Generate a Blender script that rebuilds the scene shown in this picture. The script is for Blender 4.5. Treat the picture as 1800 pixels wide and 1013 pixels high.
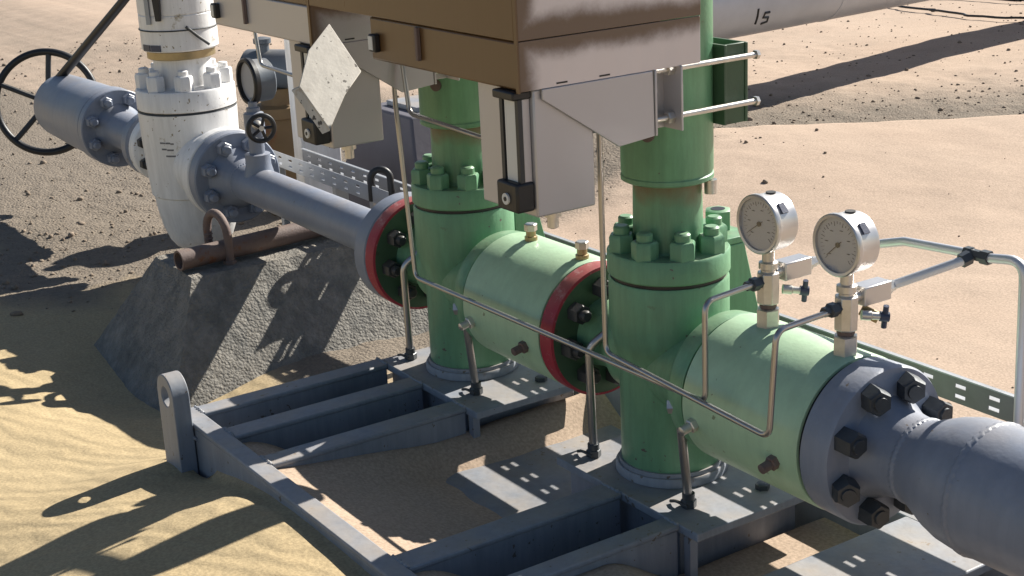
import bpy, bmesh, math, random
import numpy as np
from mathutils import Vector, Matrix

random.seed(7); RNG = np.random.default_rng(7)
R = math.radians
scene = bpy.context.scene
col = scene.collection
for o in list(bpy.data.objects): bpy.data.objects.remove(o)

# ------------------------------------------------------------------ camera
cam_d = bpy.data.cameras.new('camera'); cam = bpy.data.objects.new('camera', cam_d); col.objects.link(cam)
scene.camera = cam
_p, _a, _r = R(17.8), R(33.0), R(-2.8)
H = Vector((-math.cos(_a), math.sin(_a), 0)); R0 = Vector((H.y, -H.x, 0))
FW = H*math.cos(_p) + Vector((0, 0, -math.sin(_p))); U0 = R0.cross(FW)
RT = R0*math.cos(_r) + U0*math.sin(_r); UP = -R0*math.sin(_r) + U0*math.cos(_r)
cam.matrix_world = Matrix(((RT.x, UP.x, -FW.x, 1.933), (RT.y, UP.y, -FW.y, -1.582), (RT.z, UP.z, -FW.z, 1.15), (0, 0, 0, 1)))
cam_d.sensor_width = 36; cam_d.lens = 36*2625/1800
cam_d.clip_start = .02; cam_d.clip_end = 2000

# ------------------------------------------------------------------ world and sun
SUN_EL, SUN_AZ = 36.0, -7.5          # azimuth in degrees from +Y towards +X
world = bpy.data.worlds.new('World'); scene.world = world; world.use_nodes = True
wn = world.node_tree.nodes; wl = world.node_tree.links
sky = wn.new('ShaderNodeTexSky'); sky.sky_type = 'NISHITA'; sky.sun_disc = False
sky.sun_elevation = R(SUN_EL); sky.sun_rotation = R(SUN_AZ % 360); sky.dust_density = .7; sky.ozone_density = 1.6
wl.new(sky.outputs[0], wn['Background'].inputs[0]); wn['Background'].inputs[1].default_value = .050
sun_d = bpy.data.lights.new('sun', 'SUN'); sun = bpy.data.objects.new('sun', sun_d); col.objects.link(sun)
sun_d.energy = 5.0; sun_d.angle = R(.5); sun_d.color = (1, .95, .86)
sdir = Vector((math.sin(R(SUN_AZ))*math.cos(R(SUN_EL)), math.cos(R(SUN_AZ))*math.cos(R(SUN_EL)), math.sin(R(SUN_EL))))
sun.rotation_euler = (-sdir).to_track_quat('-Z', 'Y').to_euler()
vs = scene.view_settings; vs.view_transform = 'Standard'; vs.look = 'None'; vs.exposure = 0.95; vs.gamma = 1
scene.cycles.use_denoising = True
scene.cycles.max_bounces = 8

# ------------------------------------------------------------------ materials
MATS = {}
def mat(name, c, rough=.5, metal=0., var=.12, vs_=7., bump=.15, bs=180., rust=0., rustc=(.16, .06, .025), rs=9., dust=0., dustc=(.42, .33, .23), spec=.5, streak=0., chip=0., chipc=(.12, .10, .085)):
    m = bpy.data.materials.new(name); m.use_nodes = True; nt = m.node_tree; N = nt.nodes; L = nt.links
    b = N['Principled BSDF']; b.inputs['Roughness'].default_value = rough; b.inputs['Metallic'].default_value = metal
    b.inputs['Specular IOR Level'].default_value = spec
    tc = N.new('ShaderNodeTexCoord'); co = tc.outputs['Object']
    n1 = N.new('ShaderNodeTexNoise'); n1.inputs['Scale'].default_value = vs_; n1.inputs['Detail'].default_value = 6; n1.inputs['Roughness'].default_value = .65
    L.new(co, n1.inputs['Vector'])
    mx = N.new('ShaderNodeMix'); mx.data_type = 'RGBA'
    mx.inputs['A'].default_value = tuple(max(0, v*(1-var*1.6)) for v in c)+(1,)
    mx.inputs['B'].default_value = tuple(min(1, v*(1+var*1.6)) for v in c)+(1,)
    L.new(n1.outputs['Fac'], mx.inputs['Factor'])
    out = mx.outputs['Result']
    if rust > 0:
        n2 = N.new('ShaderNodeTexNoise'); n2.inputs['Scale'].default_value = rs; n2.inputs['Detail'].default_value = 8; n2.inputs['Roughness'].default_value = .7
        L.new(co, n2.inputs['Vector'])
        rp = N.new('ShaderNodeMapRange'); rp.inputs['From Min'].default_value = .72-rust*.3; rp.inputs['From Max'].default_value = .80-rust*.3
        L.new(n2.outputs['Fac'], rp.inputs['Value'])
        m2 = N.new('ShaderNodeMix'); m2.data_type = 'RGBA'; m2.inputs['B'].default_value = rustc+(1,)
        L.new(rp.outputs['Result'], m2.inputs['Factor']); L.new(out, m2.inputs['A']); out = m2.outputs['Result']
    if streak > 0:
        mp = N.new('ShaderNodeMapping'); mp.inputs['Scale'].default_value = (22, 22, 2.2); L.new(co, mp.inputs['Vector'])
        ns = N.new('ShaderNodeTexNoise'); ns.inputs['Scale'].default_value = 2.2; ns.inputs['Detail'].default_value = 6; ns.inputs['Roughness'].default_value = .7; L.new(mp.outputs[0], ns.inputs['Vector'])
        sr = N.new('ShaderNodeMapRange'); sr.inputs['From Min'].default_value = .38; sr.inputs['From Max'].default_value = .66; sr.inputs['To Min'].default_value = 1-streak; sr.inputs['To Max'].default_value = 1+streak*.35
        L.new(ns.outputs['Fac'], sr.inputs['Value'])
        m4 = N.new('ShaderNodeMix'); m4.data_type = 'RGBA'; m4.blend_type = 'MULTIPLY'; m4.inputs['Factor'].default_value = 1; L.new(out, m4.inputs['A']); L.new(sr.outputs['Result'], m4.inputs['B']); out = m4.outputs['Result']
    if chip > 0:
        nc = N.new('ShaderNodeTexNoise'); nc.inputs['Scale'].default_value = 75; nc.inputs['Detail'].default_value = 3; L.new(co, nc.inputs['Vector'])
        nd_ = N.new('ShaderNodeTexNoise'); nd_.inputs['Scale'].default_value = 7; nd_.inputs['Detail'].default_value = 3; L.new(co, nd_.inputs['Vector'])
        ac_ = N.new('ShaderNodeMath'); ac_.operation = 'MULTIPLY_ADD'; L.new(nd_.outputs['Fac'], ac_.inputs[0]); ac_.inputs[1].default_value = .5; L.new(nc.outputs['Fac'], ac_.inputs[2])
        cr = N.new('ShaderNodeMapRange'); cr.inputs['From Min'].default_value = 1.0-chip*.12; cr.inputs['From Max'].default_value = 1.02-chip*.12; L.new(ac_.outputs[0], cr.inputs['Value'])
        m5 = N.new('ShaderNodeMix'); m5.data_type = 'RGBA'; m5.inputs['B'].default_value = chipc+(1,); L.new(cr.outputs['Result'], m5.inputs['Factor']); L.new(out, m5.inputs['A']); out = m5.outputs['Result']
    if dust > 0:
        g = N.new('ShaderNodeNewGeometry'); sx = N.new('ShaderNodeSeparateXYZ'); L.new(g.outputs['Normal'], sx.inputs[0])
        n3 = N.new('ShaderNodeTexNoise'); n3.inputs['Scale'].default_value = 14; n3.inputs['Detail'].default_value = 7; L.new(co, n3.inputs['Vector'])
        ml = N.new('ShaderNodeMath'); ml.operation = 'MULTIPLY'; L.new(sx.outputs['Z'], ml.inputs[0]); L.new(n3.outputs['Fac'], ml.inputs[1])
        mr = N.new('ShaderNodeMapRange'); mr.inputs['From Min'].default_value = .25; mr.inputs['From Max'].default_value = .7; mr.inputs['To Max'].default_value = dust
        L.new(ml.outputs[0], mr.inputs['Value'])
        m3 = N.new('ShaderNodeMix'); m3.data_type = 'RGBA'; m3.inputs['B'].default_value = dustc+(1,)
        L.new(mr.outputs['Result'], m3.inputs['Factor']); L.new(out, m3.inputs['A']); out = m3.outputs['Result']
    L.new(out, b.inputs['Base Color'])
    if bump > 0:
        nb = N.new('ShaderNodeTexNoise'); nb.inputs['Scale'].default_value = bs; nb.inputs['Detail'].default_value = 4; L.new(co, nb.inputs['Vector'])
        bp = N.new('ShaderNodeBump'); bp.inputs['Strength'].default_value = bump; bp.inputs['Distance'].default_value = .002
        L.new(nb.outputs['Fac'], bp.inputs['Height']); L.new(bp.outputs[0], b.inputs['Normal'])
    rr = N.new('ShaderNodeMapRange'); rr.inputs['To Min'].default_value = max(.05, rough-.1); rr.inputs['To Max'].default_value = min(1, rough+.12)
    L.new(n1.outputs['Fac'], rr.inputs['Value']); L.new(rr.outputs['Result'], b.inputs['Roughness'])
    MATS[name] = m
    return m
GREEN = mat('green_paint', (.15, .325, .187), .46, var=.16, vs_=9, rust=.28, rs=16, rustc=(.12, .11, .05), dust=.3, streak=.16, chip=.15, bump=.28, bs=110)
LGREEN = mat('light_green_paint', (.385, .56, .375), .40, var=.08, vs_=6, bump=.14, dust=.14, rust=.16, rs=22, rustc=(.2, .24, .12), streak=.08, chip=.1, chipc=(.2, .26, .16))
DGREEN = mat('dark_green_paint', (.05, .10, .055), .5, var=.2, rust=.3, rs=22, rustc=(.05, .045, .03), dust=.25)
RED = mat('red_paint', (.31, .02, .04), .55, var=.3, vs_=25, rust=.48, rs=38, rustc=(.40, .17, .18), dust=.4)
BLUEGREY = mat('blue_grey_paint', (.21, .24, .305), .44, var=.12, vs_=8, bump=.2, bs=130, dust=.28, rust=.14, rs=14, streak=.08, chip=.1)
SKIDGREY = mat('skid_grey_paint', (.235, .258, .30), .52, var=.2, vs_=6, rust=.2, rs=14, rustc=(.16, .09, .05), dust=.5, streak=.15, chip=.3, bump=.25, bs=90)
WHITE = mat('white_paint', (.79, .785, .78), .45, var=.06, rust=.30, rs=13, rustc=(.36, .30, .2), dust=.15, streak=.12, chip=.25, chipc=(.3, .25, .18), bump=.25, bs=100)
CREAM = mat('cream_weathered_plate', (.52, .49, .44), .55, var=.12, rust=.42, rs=16, rustc=(.26, .15, .07), chip=.45, chipc=(.08, .07, .06), streak=.15)
BLACK = mat('black_plastic', (.012, .012, .014), .45, var=.1)
DARKMETAL = mat('dark_metal', (.045, .048, .052), .5, .3, var=.2, dust=.2)
BOLT = mat('dark_bolt_steel', (.055, .062, .07), .42, .3, var=.25, vs_=40, rust=.12, rs=60)
GALV = mat('galvanised_steel', (.34, .36, .39), .5, .25, var=.15, vs_=18, dust=.15)
TUBE = mat('stainless_tube', (.42, .405, .395), .3, .9, var=.08, bump=.0)
TUBE2 = mat('bright_stainless_tube', (.60, .60, .61), .42, .6, var=.08, bump=.0)
FIT = mat('fitting_steel', (.60, .57, .53), .36, .8, var=.2, vs_=40, bump=.05)
BRASS = mat('brass', (.38, .30, .17), .4, .7, var=.2, vs_=40)
CASE = mat('gauge_case_steel', (.60, .58, .57), .34, .75, var=.05, bump=0)
DIAL = mat('gauge_dial', (.40, .40, .42), .5, var=.03, bump=0)
RUSTY = mat('rusty_pipe', (.14, .10, .09), .7, var=.35, vs_=14, rust=.45, rs=18, dust=.2, bump=.4)
OCHRE = mat('ochre_rusted_paint', (.16, .105, .05), .6, var=.3, rust=.4, rs=8)
BLUE = mat('blue_grey_dark', (.09, .11, .135), .5, var=.2, dust=.25)
HANDLE = mat('blue_handle', (.05, .06, .10), .4, .2, var=.15)
SILVER = mat('silver_grey_pipe_paint', (.50, .52, .57), .4, .2, var=.15, vs_=4, rust=.2, rs=6, rustc=(.3, .25, .2))
STENCIL = mat('faded_stencil_ink', (.16, .16, .17), .6, var=.5, vs_=120, bump=0)
PEDESTAL = mat('pedestal_shade_tone', (.10, .095, .115), .7, var=.2, vs_=10, bump=.3, bs=60)  # dark tone stands in for shade on the block behind the tray
DULLGALV = mat('dull_galvanised_steel', (.17, .17, .178), .6, .1, var=.2, vs_=18, dust=.1)
LABEL = mat('white_label', (.62, .62, .6), .5, var=.03, bump=0)

def stainless(name, c, patchy):
    """brushed stainless sheet with uneven brown bands along its seams"""
    m = mat(name, c, .32, .55, var=.22 if patchy else .10, vs_=2.2, bump=.0)
    nt = m.node_tree; N = nt.nodes; L = nt.links; b = N['Principled BSDF']
    prev = b.inputs['Base Color'].links[0].from_socket
    tc = [n for n in N if n.type == 'TEX_COORD'][0]
    # brushed streaks
    mp = N.new('ShaderNodeMapping'); mp.inputs['Scale'].default_value = (60, 60, 1.5); L.new(tc.outputs['Object'], mp.inputs['Vector'])
    nz = N.new('ShaderNodeTexNoise'); nz.inputs['Scale'].default_value = 3; nz.inputs['Detail'].default_value = 5; L.new(mp.outputs[0], nz.inputs['Vector'])
    mr = N.new('ShaderNodeMapRange'); mr.inputs['To Min'].default_value = .22; mr.inputs['To Max'].default_value = .42
    L.new(nz.outputs['Fac'], mr.inputs['Value']); L.new(mr.outputs['Result'], b.inputs['Roughness'])
    # brown bands along the seam and front edge of the box
    sx = N.new('ShaderNodeSeparateXYZ'); L.new(tc.outputs['Object'], sx.inputs[0])
    nd = N.new('ShaderNodeTexNoise'); nd.inputs['Scale'].default_value = 5; nd.inputs['Detail'].default_value = 10; nd.inputs['Roughness'].default_value = .72; L.new(tc.outputs['Object'], nd.inputs['Vector'])
    def band(axis, at, w, nw):
        a = N.new('ShaderNodeMath'); a.operation = 'SUBTRACT'; L.new(sx.outputs[axis], a.inputs[0]); a.inputs[1].default_value = at
        q = N.new('ShaderNodeMath'); q.operation = 'ABSOLUTE'; L.new(a.outputs[0], q.inputs[0])
        s = N.new('ShaderNodeMath'); s.operation = 'MULTIPLY_ADD'; L.new(nd.outputs['Fac'], s.inputs[0]); s.inputs[1].default_value = -nw; L.new(q.outputs[0], s.inputs[2])
        r = N.new('ShaderNodeMapRange'); r.inputs['From Min'].default_value = w-nw*.5; r.inputs['From Max'].default_value = w*.3-nw*.5; r.interpolation_type = 'SMOOTHSTEP'
        L.new(s.outputs[0], r.inputs['Value']); return r.outputs['Result']
    f1 = band('Z', .830, .042, .06); f2 = band('Y', -.380, .045, .06)
    mxm = N.new('ShaderNodeMath'); mxm.operation = 'MAXIMUM'; L.new(f1, mxm.inputs[0]); L.new(f2, mxm.inputs[1])
    cl = N.new('ShaderNodeMath'); cl.operation = 'MULTIPLY'; L.new(mxm.outputs[0], cl.inputs[0]); cl.inputs[1].default_value = .9
    mm = N.new('ShaderNodeMix'); mm.data_type = 'RGBA'; mm.inputs['B'].default_value = (.115, .062, .024, 1)
    L.new(cl.outputs[0], mm.inputs['Factor']); L.new(prev, mm.inputs['A']); L.new(mm.outputs['Result'], b.inputs['Base Color'])
    if patchy:
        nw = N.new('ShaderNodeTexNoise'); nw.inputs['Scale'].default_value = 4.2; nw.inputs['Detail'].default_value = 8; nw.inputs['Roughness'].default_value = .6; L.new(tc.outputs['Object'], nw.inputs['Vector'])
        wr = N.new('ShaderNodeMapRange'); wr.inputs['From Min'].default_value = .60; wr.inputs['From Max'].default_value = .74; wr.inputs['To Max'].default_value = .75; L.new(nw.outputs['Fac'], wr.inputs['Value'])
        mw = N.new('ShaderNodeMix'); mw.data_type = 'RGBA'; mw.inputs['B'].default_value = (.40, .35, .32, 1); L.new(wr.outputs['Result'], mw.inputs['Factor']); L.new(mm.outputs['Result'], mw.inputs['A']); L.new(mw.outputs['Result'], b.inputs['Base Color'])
    im = N.new('ShaderNodeMath'); im.operation = 'MULTIPLY_ADD'; L.new(cl.outputs[0], im.inputs[0]); im.inputs[1].default_value = -.6; im.inputs[2].default_value = .55
    L.new(im.outputs[0], b.inputs['Metallic'])
    return m
BROWNSHEET = stainless('brown_sheet', (.20, .135, .085), 1)  # brown sheet with a few paler patches
SIDE = stainless('brown_banded_stainless', (.54, .53, .57), 0)
STEEL = mat('stainless_sheet', (.47, .46, .48), .42, .45, var=.06, vs_=3, bump=0)

# neck paint with a rusty ring at the top
NECK = mat('green_neck_paint', (.15, .325, .187), .46, var=.14, vs_=9, dust=.1, streak=.2, chip=.15, bump=.25, bs=110)
def add_rust_ring(m, z0, z1):
    nt = m.node_tree; N = nt.nodes; L = nt.links; b = N['Principled BSDF']; prev = b.inputs['Base Color'].links[0].from_socket
    tc = [n for n in N if n.type == 'TEX_COORD'][0]
    sx = N.new('ShaderNodeSeparateXYZ'); L.new(tc.outputs['Object'], sx.inputs[0])
    nd = N.new('ShaderNodeTexNoise'); nd.inputs['Scale'].default_value = 25; nd.inputs['Detail'].default_value = 6; L.new(tc.outputs['Object'], nd.inputs['Vector'])
    s = N.new('ShaderNodeMath'); s.operation = 'MULTIPLY_ADD'; L.new(nd.outputs['Fac'], s.inputs[0]); s.inputs[1].default_value = .05; L.new(sx.outputs['Z'], s.inputs[2])
    r = N.new('ShaderNodeMapRange'); r.inputs['From Min'].default_value = z0+.025; r.inputs['From Max'].default_value = z1+.025; r.inputs['To Max'].default_value = .85
    L.new(s.outputs[0], r.inputs['Value'])
    mm = N.new('ShaderNodeMix'); mm.data_type = 'RGBA'; mm.inputs['B'].default_value = (.16, .085, .035, 1)
    L.new(r.outputs['Result'], mm.inputs['Factor']); L.new(prev, mm.inputs['A']); L.new(mm.outputs['Result'], b.inputs['Base Color'])
add_rust_ring(NECK, .50, .535)

def glass_mat():
    m = bpy.data.materials.new('gauge_glass'); m.use_nodes = True; N = m.node_tree.nodes; L = m.node_tree.links
    N.remove(N['Principled BSDF']); tr = N.new('ShaderNodeBsdfTransparent'); gl = N.new('ShaderNodeBsdfGlossy'); gl.inputs['Roughness'].default_value = .06
    mx = N.new('ShaderNodeMixShader'); mx.inputs['Fac'].default_value = .05; L.new(tr.outputs[0], mx.inputs[1]); L.new(gl.outputs[0], mx.inputs[2]); L.new(mx.outputs[0], N['Material Output'].inputs['Surface'])
    return m
GLASS = glass_mat()
def concrete_mat():
    m = mat('rough_concrete', (.25, .24, .22), .9, var=.34, vs_=14, bump=.0, dust=.25, spec=.2, streak=.25, rust=.2, rs=30, rustc=(.16, .14, .12))
    nt = m.node_tree; N = nt.nodes; L = nt.links; b = N['Principled BSDF']
    tc = [n for n in N if n.type == 'TEX_COORD'][0]
    v = N.new('ShaderNodeTexVoronoi'); v.inputs['Scale'].default_value = 140; L.new(tc.outputs['Object'], v.inputs['Vector'])
    n = N.new('ShaderNodeTexNoise'); n.inputs['Scale'].default_value = 45; n.inputs['Detail'].default_value = 8; L.new(tc.outputs['Object'], n.inputs['Vector'])
    a = N.new('ShaderNodeMath'); a.operation = 'MULTIPLY_ADD'; L.new(v.outputs['Distance'], a.inputs[0]); a.inputs[1].default_value = -.3; n.inputs['Scale'].default_value = 42; n.inputs['Detail'].default_value = 10; n.inputs['Roughness'].default_value = .68; L.new(n.outputs['Fac'], a.inputs[2])
    bp = N.new('ShaderNodeBump'); bp.inputs['Strength'].default_value = 1.0; bp.inputs['Distance'].default_value = .013
    L.new(a.outputs[0], bp.inputs['Height']); L.new(bp.outputs[0], b.inputs['Normal'])
    return m
CONC = concrete_mat()

def ground_mat():
    m = bpy.data.materials.new('sand_and_gravel'); m.use_nodes = True; nt = m.node_tree; N = nt.nodes; L = nt.links
    b = N['Principled BSDF']; b.inputs['Roughness'].default_value = .95; b.inputs['Specular IOR Level'].default_value = .15
    tc = N.new('ShaderNodeTexCoord'); co = tc.outputs['Object']
    at = N.new('ShaderNodeAttribute'); at.attribute_name = 'gravel'
    ap = N.new('ShaderNodeAttribute'); ap.attribute_name = 'pink'
    def noise(s, d=6, r=.6):
        n = N.new('ShaderNodeTexNoise'); n.inputs['Scale'].default_value = s; n.inputs['Detail'].default_value = d; n.inputs['Roughness'].default_value = r
        L.new(co, n.inputs['Vector']); return n
    def mix(f, a, bb):
        x = N.new('ShaderNodeMix'); x.data_type = 'RGBA'
        if isinstance(f, float): x.inputs['Factor'].default_value = f
        else: L.new(f, x.inputs['Factor'])
        for k, v in (('A', a), ('B', bb)):
            if isinstance(v, tuple): x.inputs[k].default_value = v+(1,)
            else: L.new(v, x.inputs[k])
        return x.outputs['Result']
    def mr(v, a, b_, c=0., d=1.):
        r = N.new('ShaderNodeMapRange'); r.inputs['From Min'].default_value = a; r.inputs['From Max'].default_value = b_; r.inputs['To Min'].default_value = c; r.inputs['To Max'].default_value = d
        L.new(v, r.inputs['Value']); return r.outputs['Result']
    nA = noise(2.2); nB = noise(160, 3); nC = noise(30, 10, .8)
    yel = mix(nA.outputs['Fac'], (.36, .275, .157), (.445, .352, .215))
    pnk = mix(nA.outputs['Fac'], (.40, .298, .225), (.475, .37, .288))
    sand = mix(ap.outputs['Fac'], yel, pnk)
    grain = mr(nB.outputs['Fac'], .35, .65, .82, 1.12)
    s2 = N.new('ShaderNodeMix'); s2.data_type = 'RGBA'; s2.blend_type = 'MULTIPLY'; s2.inputs['Factor'].default_value = 1
    L.new(sand, s2.inputs['A']); L.new(grain, s2.inputs['B'])
    vo = N.new('ShaderNodeTexVoronoi'); vo.inputs['Scale'].default_value = 105; L.new(co, vo.inputs['Vector'])
    grav = mix(nC.outputs['Fac'], (.10, .083, .066), (.31, .262, .21))
    gc = mix(mr(vo.outputs['Distance'], .1, .6), (.245, .202, .16), grav)
    gf = N.new('ShaderNodeMath'); gf.operation = 'MULTIPLY_ADD'; gf.use_clamp = True
    ng = noise(6, 8, .7); L.new(ng.outputs['Fac'], gf.inputs[0]); gf.inputs[1].default_value = 1.1
    ad = N.new('ShaderNodeMath'); ad.operation = 'MULTIPLY_ADD'; L.new(at.outputs['Fac'], ad.inputs[0]); ad.inputs[1].default_value = 2.0; ad.inputs[2].default_value = -1.2
    L.new(ad.outputs[0], gf.inputs[2])
    fin = mix(gf.outputs[0], s2.outputs['Result'], gc)
    L.new(fin, b.inputs['Base Color'])
    # relief: ripples on sand, lumps on gravel
    mp = N.new('ShaderNodeMapping'); mp.inputs['Rotation'].default_value = (0, 0, R(62)); L.new(co, mp.inputs['Vector'])
    w = N.new('ShaderNodeTexWave'); w.inputs['Scale'].default_value = 5.5; w.inputs['Distortion'].default_value = 6; w.inputs['Detail'].default_value = 3; w.inputs['Detail Scale'].default_value = 1.6
    L.new(mp.outputs[0], w.inputs['Vector'])
    hs = N.new('ShaderNodeMath'); hs.operation = 'MULTIPLY_ADD'; L.new(w.outputs['Fac'], hs.inputs[0]); hs.inputs[1].default_value = .16
    rp_ = mr(ap.outputs['Fac'], 0, 1, .22, .02); L.new(rp_, hs.inputs[1])
    hn = N.new('ShaderNodeMath'); hn.operation = 'MULTIPLY'; L.new(nB.outputs['Fac'], hn.inputs[0]); hn.inputs[1].default_value = .12
    L.new(hn.outputs[0], hs.inputs[2])
    hg = N.new('ShaderNodeMath'); hg.operation = 'MULTIPLY_ADD'; L.new(vo.outputs['Distance'], hg.inputs[0]); hg.inputs[1].default_value = -.5; L.new(nC.outputs['Fac'], hg.inputs[2])
    hm = N.new('ShaderNodeMix'); L.new(gf.outputs[0], hm.inputs['Factor']); L.new(hs.outputs[0], hm.inputs['A']); L.new(hg.outputs[0], hm.inputs['B'])
    bp = N.new('ShaderNodeBump'); bp.inputs['Strength'].default_value = 1; bp.inputs['Distance'].default_value = .0085
    L.new(hm.outputs['Result'], bp.inputs['Height']); L.new(bp.outputs[0], b.inputs['Normal'])
    return m
GROUND = ground_mat()

# ------------------------------------------------------------------ mesh helpers
OFF = {}
def frame(d):
    d = Vector(d).normalized(); u = d.orthogonal().normalized()
    if abs(d.z) > .999: u = Vector((1, 0, 0))
    else: u = Vector((0, 0, 1)).cross(d).normalized()
    return u, d.cross(u), d
class MB:
    def __init__(s): s.v = []; s.f = []
    def add(s, vs, fs):
        n = len(s.v); s.v += [tuple(v) for v in vs]; s.f += [tuple(i+n for i in f) for f in fs]; return s
    def box(s, x0, x1, y0, y1, z0, z1):
        return s.add([(x, y, z) for z in (z0, z1) for y in (y0, y1) for x in (x0, x1)], [(0, 2, 3, 1), (4, 5, 7, 6), (0, 1, 5, 4), (2, 6, 7, 3), (0, 4, 6, 2), (1, 3, 7, 5)])
    def obox(s, c, size, d=(1, 0, 0), up=(0, 0, 1)):
        c = Vector(c); d = Vector(d).normalized(); w = Vector(up).cross(d).normalized(); u = d.cross(w)
        a, b, e = (k/2 for k in size)
        return s.add([c+d*i*a+w*j*b+u*k*e for k in (-1, 1) for j in (-1, 1) for i in (-1, 1)], [(0, 2, 3, 1), (4, 5, 7, 6), (0, 1, 5, 4), (2, 6, 7, 3), (0, 4, 6, 2), (1, 3, 7, 5)])
    def lathe(s, o, d, prof, seg=48, cap=True, rot=0):
        """prof: list of (distance along d, radius)"""
        o = Vector(o); u, w, d = frame(d); vs = []; fs = []
        for h, r in prof:
            for k in range(seg):
                a = 2*math.pi*k/seg+rot; vs.append(o+d*h+(u*math.cos(a)+w*math.sin(a))*r)
        for i in range(len(prof)-1):
            for k in range(seg):
                k2 = (k+1) % seg; fs.append((i*seg+k, i*seg+k2, (i+1)*seg+k2, (i+1)*seg+k))
        if cap:
            fs.append(tuple(reversed(range(seg)))); fs.append(tuple((len(prof)-1)*seg+k for k in range(seg)))
        return s.add(vs, fs)
    def ring(s, o, d, prof, seg=48):
        """closed profile (ring with a hole)"""
        o = Vector(o); u, w, d = frame(d); vs = []; fs = []; n = len(prof)
        for h, r in prof:
            for k in range(seg):
                a = 2*math.pi*k/seg; vs.append(o+d*h+(u*math.cos(a)+w*math.sin(a))*r)
        for i in range(n):
            j = (i+1) % n
            for k in range(seg):
                k2 = (k+1) % seg; fs.append((i*seg+k, i*seg+k2, j*seg+k2, j*seg+k))
        return s.add(vs, fs)
    def hexp(s, o, d, r, h, rot=0, ch=.12):
        return s.lathe(o, d, [(0, r), (h*(1-ch), r), (h, r*.86)], 6, True, rot)
    def tube(s, pts, r, bend=.03, seg=12, nb=7, cap=True):
        P = [Vector(p) for p in pts]; path = [P[0]]
        for i in range(1, len(P)-1):
            a = P[i-1]-P[i]; b = P[i+1]-P[i]; la, lb = a.length, b.length; a.normalize(); b.normalize()
            ang = a.angle(b)
            if ang > 3.08 or bend <= 0: path.append(P[i]); continue
            t = min(bend/math.tan(ang/2), la*.48, lb*.48)
            p0 = P[i]+a*t; p2 = P[i]+b*t
            for k in range(nb+1):
                q = k/nb; path.append(p0*(1-q)**2+P[i]*2*q*(1-q)+p2*q*q)
        path.append(P[-1])
        T = []
        for i in range(len(path)):
            T.append((path[min(i+1, len(path)-1)]-path[max(i-1, 0)]).normalized())
        u = frame(T[0])[0]; vs = []; fs = []
        for i, p in enumerate(path):
            u = (u-T[i]*u.dot(T[i])).normalized(); w = T[i].cross(u)
            rr = r(i/(len(path)-1)) if callable(r) else r
            for k in range(seg):
                a = 2*math.pi*k/seg; vs.append(p+(u*math.cos(a)+w*math.sin(a))*rr)
        for i in range(len(path)-1):
            for k in range(seg):
                k2 = (k+1) % seg; fs.append((i*seg+k, i*seg+k2, (i+1)*seg+k2, (i+1)*seg+k))
        if cap: fs.append(tuple(reversed(range(seg)))); fs.append(tuple((len(path)-1)*seg+k for k in range(seg)))
        return s.add(vs, fs)
    def prism(s, poly, n):
        """poly: 3D outline, n: extrusion vector"""
        n = Vector(n); k = len(poly); vs = [Vector(p) for p in poly]+[Vector(p)+n for p in poly]
        fs = [tuple(range(k)), tuple(reversed(range(k, 2*k)))]+[(i, i+k, (i+1) % k+k, (i+1) % k) for i in range(k)]
        return s.add(vs, fs)
    def torus(s, c, n, R_, r, seg=48, seg2=10):
        c = Vector(c); u, w, n = frame(n); vs = []; fs = []
        for i in range(seg):
            a = 2*math.pi*i/seg; e = u*math.cos(a)+w*math.sin(a)
            for k in range(seg2):
                b = 2*math.pi*k/seg2; vs.append(c+e*(R_+r*math.cos(b))+n*r*math.sin(b))
        for i in range(seg):
            for k in range(seg2):
                j = (i+1) % seg; l = (k+1) % seg2; fs.append((i*seg2+k, j*seg2+k, j*seg2+l, i*seg2+l))
        return s.add(vs, fs)
    def build(s, name, m, parent=None, off=None, bevel=0, smooth=True, ang=38):
        off = Vector(off) if off is not None else (OFF[parent.name] if parent else Vector((0, 0, 0)))
        me = bpy.data.meshes.new(name); me.from_pydata([tuple(Vector(v)-off) for v in s.v], [], s.f)
        bm = bmesh.new(); bm.from_mesh(me); bmesh.ops.recalc_face_normals(bm, faces=bm.faces); bm.to_mesh(me); bm.free()
        if smooth:
            me.polygons.foreach_set('use_smooth', [True]*len(me.polygons)); me.set_sharp_from_angle(angle=R(ang))
        me.materials.append(m); o = bpy.data.objects.new(name, me); col.objects.link(o)
        if parent: o.parent = parent
        else: o.location = off
        OFF[o.name] = off
        if bevel:
            b = o.modifiers.new('edge', 'BEVEL'); b.width = bevel; b.segments = 2; b.limit_method = 'ANGLE'; b.angle_limit = R(40)
        return o
def tag(o, label, cat, group=None, kind=None):
    if label: o['label'] = label
    if cat: o['category'] = cat
    if group: o['group'] = group
    if kind: o['kind'] = kind
    return o
def thing(name, loc, label, cat, group=None):
    o = bpy.data.objects.new(name, None); col.objects.link(o); o.location = loc; o.empty_display_size = .05
    OFF[o.name] = Vector(loc); return tag(o, label, cat, group)
def copies(src, locs, rots=None):
    """place src at the first spot and copies of it (with its children) at the others"""
    out = []
    for i, l in enumerate(locs):
        o = src if i == 0 else src.copy()
        if i: col.objects.link(o); o.parent = src.parent
        o.location = l
        if rots: o.rotation_euler = rots[i]
        out.append(o)
    if len(locs) > 1:
        for o in out[1:]:
            for ch in list(src.children):
                c = ch.copy(); col.objects.link(c); c.parent = o
    return out
def copy_tree(o, parent=None):
    c = o.copy(); col.objects.link(c); c.parent = parent
    for ch in list(o.children): copy_tree(ch, c)
    return c

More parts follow.
